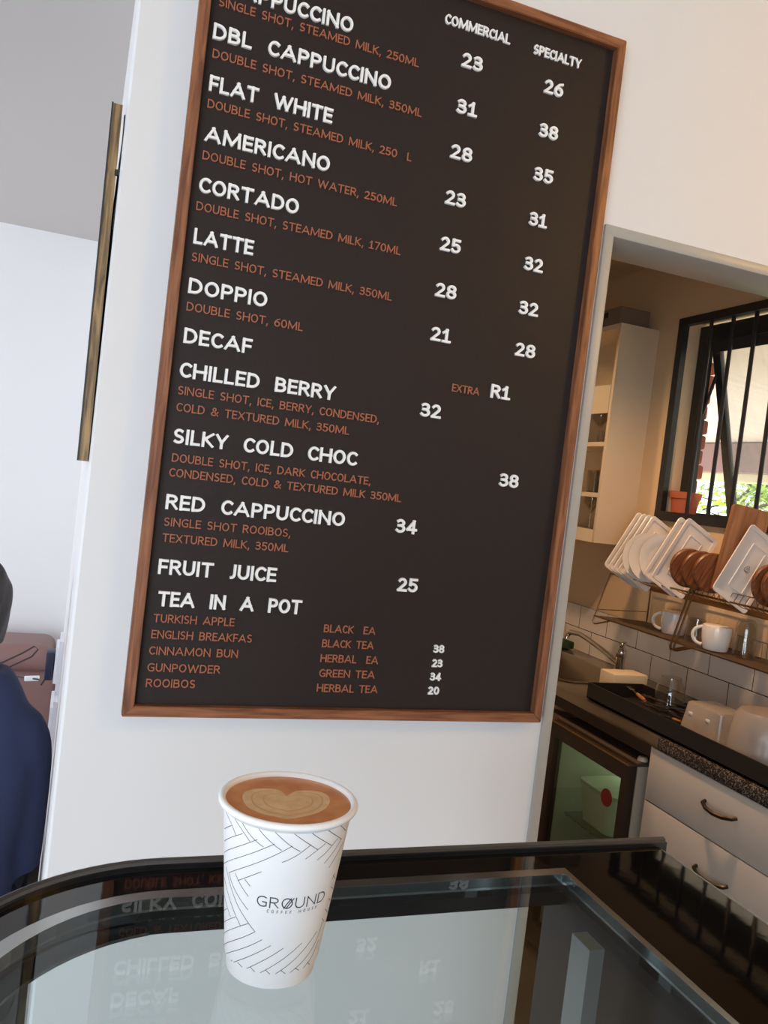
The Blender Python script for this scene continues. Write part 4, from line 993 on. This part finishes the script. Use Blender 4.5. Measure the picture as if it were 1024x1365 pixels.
b = MB(); b.tube([(1.722+0.1000*math.cos(a*PI/20), 1.640+0.1000*math.sin(a*PI/20), ZT+0.008) for a in range(40)], 0.003, 6, True); b.build('rim', CLR, tub)

# ------------------------------------------------------------------ room on the left: sofa, sockets, cable, person
LEATH = mat('brown_sofa_leather', (138, 104, 98), 0.5, bump=0.15, bscale=80)
sofa = thing('sofa', (-0.75, 3.3, FL), 'brown leather sofa against the white wall behind the seated person', 'sofa')
b = MB(); b.box(-1.60, -0.085, 2.95, 3.70, FL+0.10, FL+0.30, 0.03, 3); b.build('base', LEATH, sofa)
for x0, x1 in ((-1.58, -0.84), (-0.835, -0.10)):
    b = MB(); b.box(x0, x1, 2.93, 3.42, FL+0.305, FL+0.40, 0.035, 4); b.build('seat_cushion', LEATH, sofa)
    b = MB(); b.box(x0, x1+0.035, 3.43, 3.66, FL+0.405, -0.8865, 0.02, 4); b.build('back_cushion', LEATH, sofa)
    b = MB(); b.box(x0, x1+0.018, 3.36, 3.64, -0.886, -0.780, 0.045, 5); b.build('headrest', LEATH, sofa)
b = MB()
for x in (-1.55, -0.14):
    for y in (3.0, 3.64): b.box(x-0.025, x+0.025, y-0.025, y+0.025, FL, FL+0.10)
b.build('feet', BLK, sofa, False)
PLW = mat('white_socket_plastic', (238, 240, 246), 0.35)
def sock(y0, y1, z0, z1, label):
    root = thing('wall_socket', (fx((y0+y1)/2), (y0+y1)/2, z0), label, 'wall socket')
    t = MB(); a0, a1 = fx(y0), fx(y1)
    t.prism([(a0-0.0005, y0), (a0-0.012, y0+0.004), (a1-0.012, y1-0.004), (a1-0.0005, y1)], z0, z1); t.build('plate', PLW, root, False)
    t = MB(); ym = (y0+y1)/2; t.prism([(fx(y0+0.012)-0.0122, y0+0.012), (fx(y0+0.012)-0.020, y0+0.016), (fx(y1-0.012)-0.020, y1-0.016), (fx(y1-0.012)-0.0122, y1-0.012)], z0+0.02, z1-0.02); t.build('switch_block', PLW, root, False)
    return root
sock(2.46, 2.60, -0.700, -0.555, 'white wall socket with a dark plug, above the longer one')
sock(2.40, 2.60, -0.905, -0.712, 'long white wall socket below the one with the plug')
px_ = fx(2.56)-0.021
pg = thing('power_plug', (px_-0.022, 2.56, -0.70), 'dark blue plug with its cable in the upper wall socket', 'plug')
b = MB(); b.box(px_-0.024, px_, 2.54, 2.60, -0.690, -0.605, 0.006); b.build('plug_body', mat('navy_plug', (40, 46, 70), 0.5), pg)
b = MB(); b.tube([(px_-0.02, 2.57, -0.69), (px_-0.03, 2.57, -0.71), (-0.10, 2.72, -0.735), (-0.17, 2.80, -0.748), (-0.30, 2.85, -0.75), (-0.22, 2.86, -0.72), (-0.165, 2.87, -0.69), (-0.130, 2.87, -0.665), (-0.118, 2.87, -0.675), (-0.135, 2.87, -0.70), (-0.20, 2.88, -0.74), (-0.30, 2.90, -0.80), (-0.32, 2.90, -1.02)], 0.0028, 6); b.build('cable', mat('dark_brown_cable', (58, 40, 40), 0.5), pg)
b = MB(); b.obox((-0.122, 2.745, -0.739), (0.96, -0.25, 0.12), (0.25, 0.96, 0), (-0.1, 0.03, 0.99), 0.045, 0.01, 0.016, 0.002); o = b.build('cable_tag', PLW, pg); o['label'] = 'white tag on the cable'

# person, seated on a stool with the back to the camera
SKIN = mat('skin', (196, 140, 116), 0.5, noise=0.12, nscale=30)
NAVY = mat('navy_cotton', (40, 48, 80), 0.85, bump=0.25, bscale=160)
HAIR = mat('dark_brown_hair', (38, 32, 32), 0.6, bump=0.8, bscale=220, rgb2=(56, 48, 46), nscale=60, stretch=(3, 3, 0.6))
JEAN = mat('dark_jeans', (38, 42, 56), 0.85, bump=0.2, bscale=180)
PX, PY = -0.246, 1.85
def skin_mesh(name, V, E, R, m, parent, sub=2, root=0):
    me = bpy.data.meshes.new(name); me.from_pydata([Vector(v) for v in V], E, [])
    o = bpy.data.objects.new(name, me); C.objects.link(o)
    sk_ = o.modifiers.new('skin', 'SKIN'); sk_.use_smooth_shade = True; sk_.branch_smoothing = 0.6
    for i, r in enumerate(R):
        d = me.skin_vertices[0].data[i]; d.radius = r if isinstance(r, tuple) else (r, r); d.use_root = (i == root)
    ss = o.modifiers.new('sub', 'SUBSURF'); ss.levels = sub; ss.render_levels = sub
    dg = bpy.context.evaluated_depsgraph_get(); dg.update()
    nm = bpy.data.meshes.new_from_object(o.evaluated_get(dg), depsgraph=dg)
    bpy.data.objects.remove(o)
    nm.name = name; nm.materials.clear(); nm.materials.append(m)
    for p in nm.polygons: p.use_smooth = True
    q = bpy.data.objects.new(name, nm); C.objects.link(q); q.parent = parent
    return q
person = thing('person', (PX, PY, FL), 'person in a navy t-shirt seated with back turned, dark hair cropped at the neck', 'person')
zf = lambda z: z - FL            # heights below are camera heights; the Empty stands on the floor
V, E, R = [], [], []
def jv(p, r, parent_i=None):
    V.append((p[0], p[1], zf(p[2]))); R.append(r)
    if parent_i is not None: E.append((parent_i, len(V)-1))
    return len(V)-1
pel = jv((0, 0.00, -1.00), (0.110, 0.080))
sp1 = jv((0, -0.005, -0.86), (0.100, 0.070), pel); sp2 = jv((0.002, -0.01, -0.73), (0.105, 0.072), sp1)
che = jv((0.006, 0.0, -0.62), (0.085, 0.060), sp2); nk0 = jv((0.028, 0.012, -0.510), (0.070, 0.060), che)
nk1 = jv((0.034, 0.022, -0.455), (0.066, 0.060), nk0)
hd0 = jv((0.038, 0.045, -0.412), (0.064, 0.068), nk1); hd1 = jv((0.040, 0.05, -0.352), (0.072, 0.084), hd0); hd2 = jv((0.040, 0.045, -0.292), (0.060, 0.070), hd1)
jaw = jv((0.038, 0.105, -0.445), (0.032, 0.028), hd0); nose = jv((0.040, 0.150, -0.380), (0.010, 0.010), hd1)
for s in (-1, 1):
    ear = jv((0.036+s*0.062, 0.085, -0.378), (0.010, 0.022), hd1)
    sh = jv((s*0.115, 0.0, -0.622), (0.036, 0.036), che); s2 = jv((s*0.160, 0.0, -0.670), (0.034, 0.036), sh)
    el = jv((s*0.166, 0.055, -0.935), (0.036, 0.038), s2); wr = jv((s*0.11, 0.28, -0.975), (0.025, 0.021), el)
    pa = jv((s*0.085, 0.35, -0.985), (0.034, 0.015), wr)
    for q, (fx_, ln) in enumerate(((-0.028, 0.070), (-0.010, 0.082), (0.010, 0.080), (0.028, 0.062))):
        f1 = jv((s*0.085+fx_, 0.385, -0.980), 0.0085, pa); f2 = jv((s*0.085+fx_*1.1, 0.385+ln*0.55, -0.985), 0.008, f1); jv((s*0.085+fx_*1.1, 0.385+ln*0.95, -1.000), 0.007, f2)
    t1 = jv((s*0.085-s*0.042, 0.345, -0.980), 0.0095, pa); jv((s*0.085-s*0.058, 0.385, -0.985), 0.0085, t1)
    hp = jv((s*0.095, 0.04, -1.03), (0.092, 0.088), pel); kn = jv((s*0.13, 0.44, -1.01), (0.060, 0.060), hp)
    an = jv((s*0.13, 0.47, FL+0.09), (0.040, 0.042), kn); he = jv((s*0.13, 0.44, FL+0.040), (0.036, 0.034), an); jv((s*0.135, 0.60, FL+0.032), (0.040, 0.026), he)
skin_mesh('body', V, E, R, SKIN, person)
# t-shirt: lofted trunk with two sleeves
ts = MB(); prev = None
for z, c_, hw, hd_, cy_ in ((-1.045, 0, 0.168, 0.120, 0.0), (-0.96, 0, 0.166, 0.118, 0.0), (-0.86, 0, 0.168, 0.116, -0.006), (-0.76, 0, 0.182, 0.120, -0.012), (-0.68, 0, 0.192, 0.116, -0.012), (-0.62, 0.004, 0.180, 0.106, -0.008), (-0.585, 0.010, 0.164, 0.097, -0.004), (-0.548, 0.018, 0.142, 0.088, 0.0), (-0.515, 0.026, 0.118, 0.080, 0.006), (-0.490, 0.032, 0.095, 0.073, 0.012), (-0.476, 0.034, 0.080, 0.068, 0.016), (-0.474, 0.034, 0.076, 0.064, 0.016), (-0.490, 0.034, 0.070, 0.060, 0.016)):
    row = []
    for i in range(44):
        a = 2*PI*i/44; ca, sa = math.cos(a), math.sin(a)
        fold = 1 + 0.012*math.sin(5*a + z*30)*(1 if z < -0.6 else 0)
        row.append(ts.bm.verts.new((PX + c_ + hw*fold*math.copysign(abs(ca)**0.82, ca), PY + cy_ + hd_*fold*math.copysign(abs(sa)**0.82, sa), z + 0.02*max(0, -sa)*(1 if z > -0.53 else 0)*0)))
    if prev:
        for i in range(44): ts.bm.faces.new((prev[i], prev[(i+1) % 44], row[(i+1) % 44], row[i]))
    else: ts.bm.faces.new(row[::-1])
    prev = row
ts.bm.faces.new(prev)
for s in (-1, 1):
    ts.tube([(PX+s*0.095, PY-0.004, -0.592), (PX+s*0.118, PY-0.004, -0.600), (PX+s*0.138, PY-0.003, -0.617), (PX+s*0.150, PY-0.002, -0.640), (PX+s*0.157, PY, -0.670), (PX+s*0.161, PY+0.006, -0.71), (PX+s*0.164, PY+0.014, -0.76), (PX+s*0.166, PY+0.034, -0.84), (PX+s*0.167, PY+0.050, -0.930)], [0.052, 0.064, 0.069, 0.068, 0.065, 0.062, 0.059, 0.056, 0.053], 24)
tso = ts.build('t_shirt', NAVY, person, angle=70)
def bake(o, mods):
    for nm, kind, kw in mods:
        md = o.modifiers.new(nm, kind)
        for k, v in kw.items(): setattr(md, k, v)
    dg = bpy.context.evaluated_depsgraph_get(); dg.update()
    nm_ = bpy.data.meshes.new_from_object(o.evaluated_get(dg), depsgraph=dg)
    o.modifiers.clear(); m0 = o.data.materials[0]; o.data = nm_
    if not nm_.materials: nm_.materials.append(m0)
    for p in nm_.polygons: p.use_smooth = True
bake(tso, [('remesh', 'REMESH', dict(mode='VOXEL', voxel_size=0.008)), ('smooth', 'SMOOTH', dict(factor=0.6, iterations=14))])
# trousers
V, E, R = [], [], []
c0 = jv((0, 0.005, -1.01), (0.142, 0.108))
for s in (-1, 1):
    c1 = jv((s*0.095, 0.045, -1.03), (0.100, 0.096), c0); c2 = jv((s*0.13, 0.44, -1.01), (0.070, 0.070), c1); c3 = jv((s*0.13, 0.475, -1.25), (0.060, 0.060), c2); jv((s*0.13, 0.47, FL+0.085), (0.054, 0.056), c3)
tro = skin_mesh('trousers', V, E, R, JEAN, person)
TRO = tro
b = MB()
for s in (-1, 1):
    x = PX + s*0.132
    b.lathe([(0, 0), (0.05, 0), (0.052, 0.02), (0.048, 0.07), (0, 0.10)], (0, 0, 0), 20, Matrix.Translation((x, PY+0.52, FL)) @ Matrix.Diagonal((1.0, 2.5, 1.0, 1)))
b.build('shoes', mat('black_shoes', (28, 28, 30), 0.5), person)
# hair: cap over the skull, longer on top
bake(TRO, [('smooth', 'SMOOTH', dict(factor=0.5, iterations=2))])
hb = MB(); random.seed(4)
prev = None; NS = 40
for j in range(17):
    t = j/16; ph = PI*0.5 - t*PI*0.80
    row = []
    for i in range(NS):
        a = 2*PI*i/NS
        k = 1.0 + 0.025*math.sin(a*9+j) + 0.02*math.sin(a*17+j*2.1)
        lowcut = 1.0
        back = math.sin(a) < 0.25
        z = -0.350 + 0.098*math.sin(ph)*(1.0 if ph > 0 else 1.12)
        rx_, ry_ = 0.072, 0.097
        if not back and ph < 0.30: z = -0.350 + 0.098*math.sin(0.30) ; c_ = math.cos(0.30)*0.90
        else: c_ = max(0.0, math.cos(ph)) if ph > -0.1 else 0.995 - 0.20*(-0.1-ph)
        if ph > 0.3: k += 0.05*math.sin(a*5+1.3)*(1-t)
        row.append(hb.bm.verts.new((PX + 0.036 + rx_*c_*k*math.cos(a), PY + 0.042 + ry_*c_*k*math.sin(a), z + (0.008*math.sin(a*7+j*1.7) if ph > 0.5 else 0))))
    if prev:
        for i in range(NS): hb.bm.faces.new((prev[i], prev[(i+1) % NS], row[(i+1) % NS], row[i]))
    else: hb.bm.faces.new(row[::-1])
    prev = row
hb.bm.faces.new(prev)
bake(hb.build('hair', HAIR, person, angle=80), [('sub', 'SUBSURF', dict(levels=2, render_levels=2))])
b = MB()
for s in (-1, 1): b.lathe([(0, -0.006), (0.005, -0.004), (0.006, 0), (0.005, 0.004), (0, 0.006)], (PX + 0.040 + s*0.030, PY+0.125, -0.370), 10)
b.build('eyes', mat('eye_white', (220, 215, 210), 0.3), person)
b = MB(); b.box(PX+0.018, PX+0.062, PY+0.129, PY+0.134, -0.427, -0.421, 0.002); b.build('mouth', mat('lips', (150, 84, 78), 0.5), person)
stl = thing('stool', (PX, PY+0.02, FL), 'dark wooden stool under the seated person', 'stool')
SW = wood('dark_stool_wood', (52, 36, 26), (88, 62, 44), 'X', 12)
b = MB(); b.lathe([(0, -1.175), (0.17, -1.175), (0.175, -1.165), (0.175, -1.148), (0.168, -1.140), (0, -1.140)], (PX, PY+0.03, 0), 32); b.build('seat', SW, stl)
for sx in (-1, 1):
    for sy in (-1, 1):
        b = MB(); b.tube([(PX+sx*0.11, PY+0.03+sy*0.11, -1.1755), (PX+sx*0.14, PY+0.03+sy*0.14, FL)], 0.014, 8); b.build('leg', SW, stl)
b = MB(); b.tube([(PX+0.127*math.cos(a*PI/8+PI/4)*1.38, PY+0.03+0.127*math.sin(a*PI/8+PI/4)*1.38, -1.32) for a in range(16)], 0.008, 6, True); b.build('foot_ring', SW, stl)
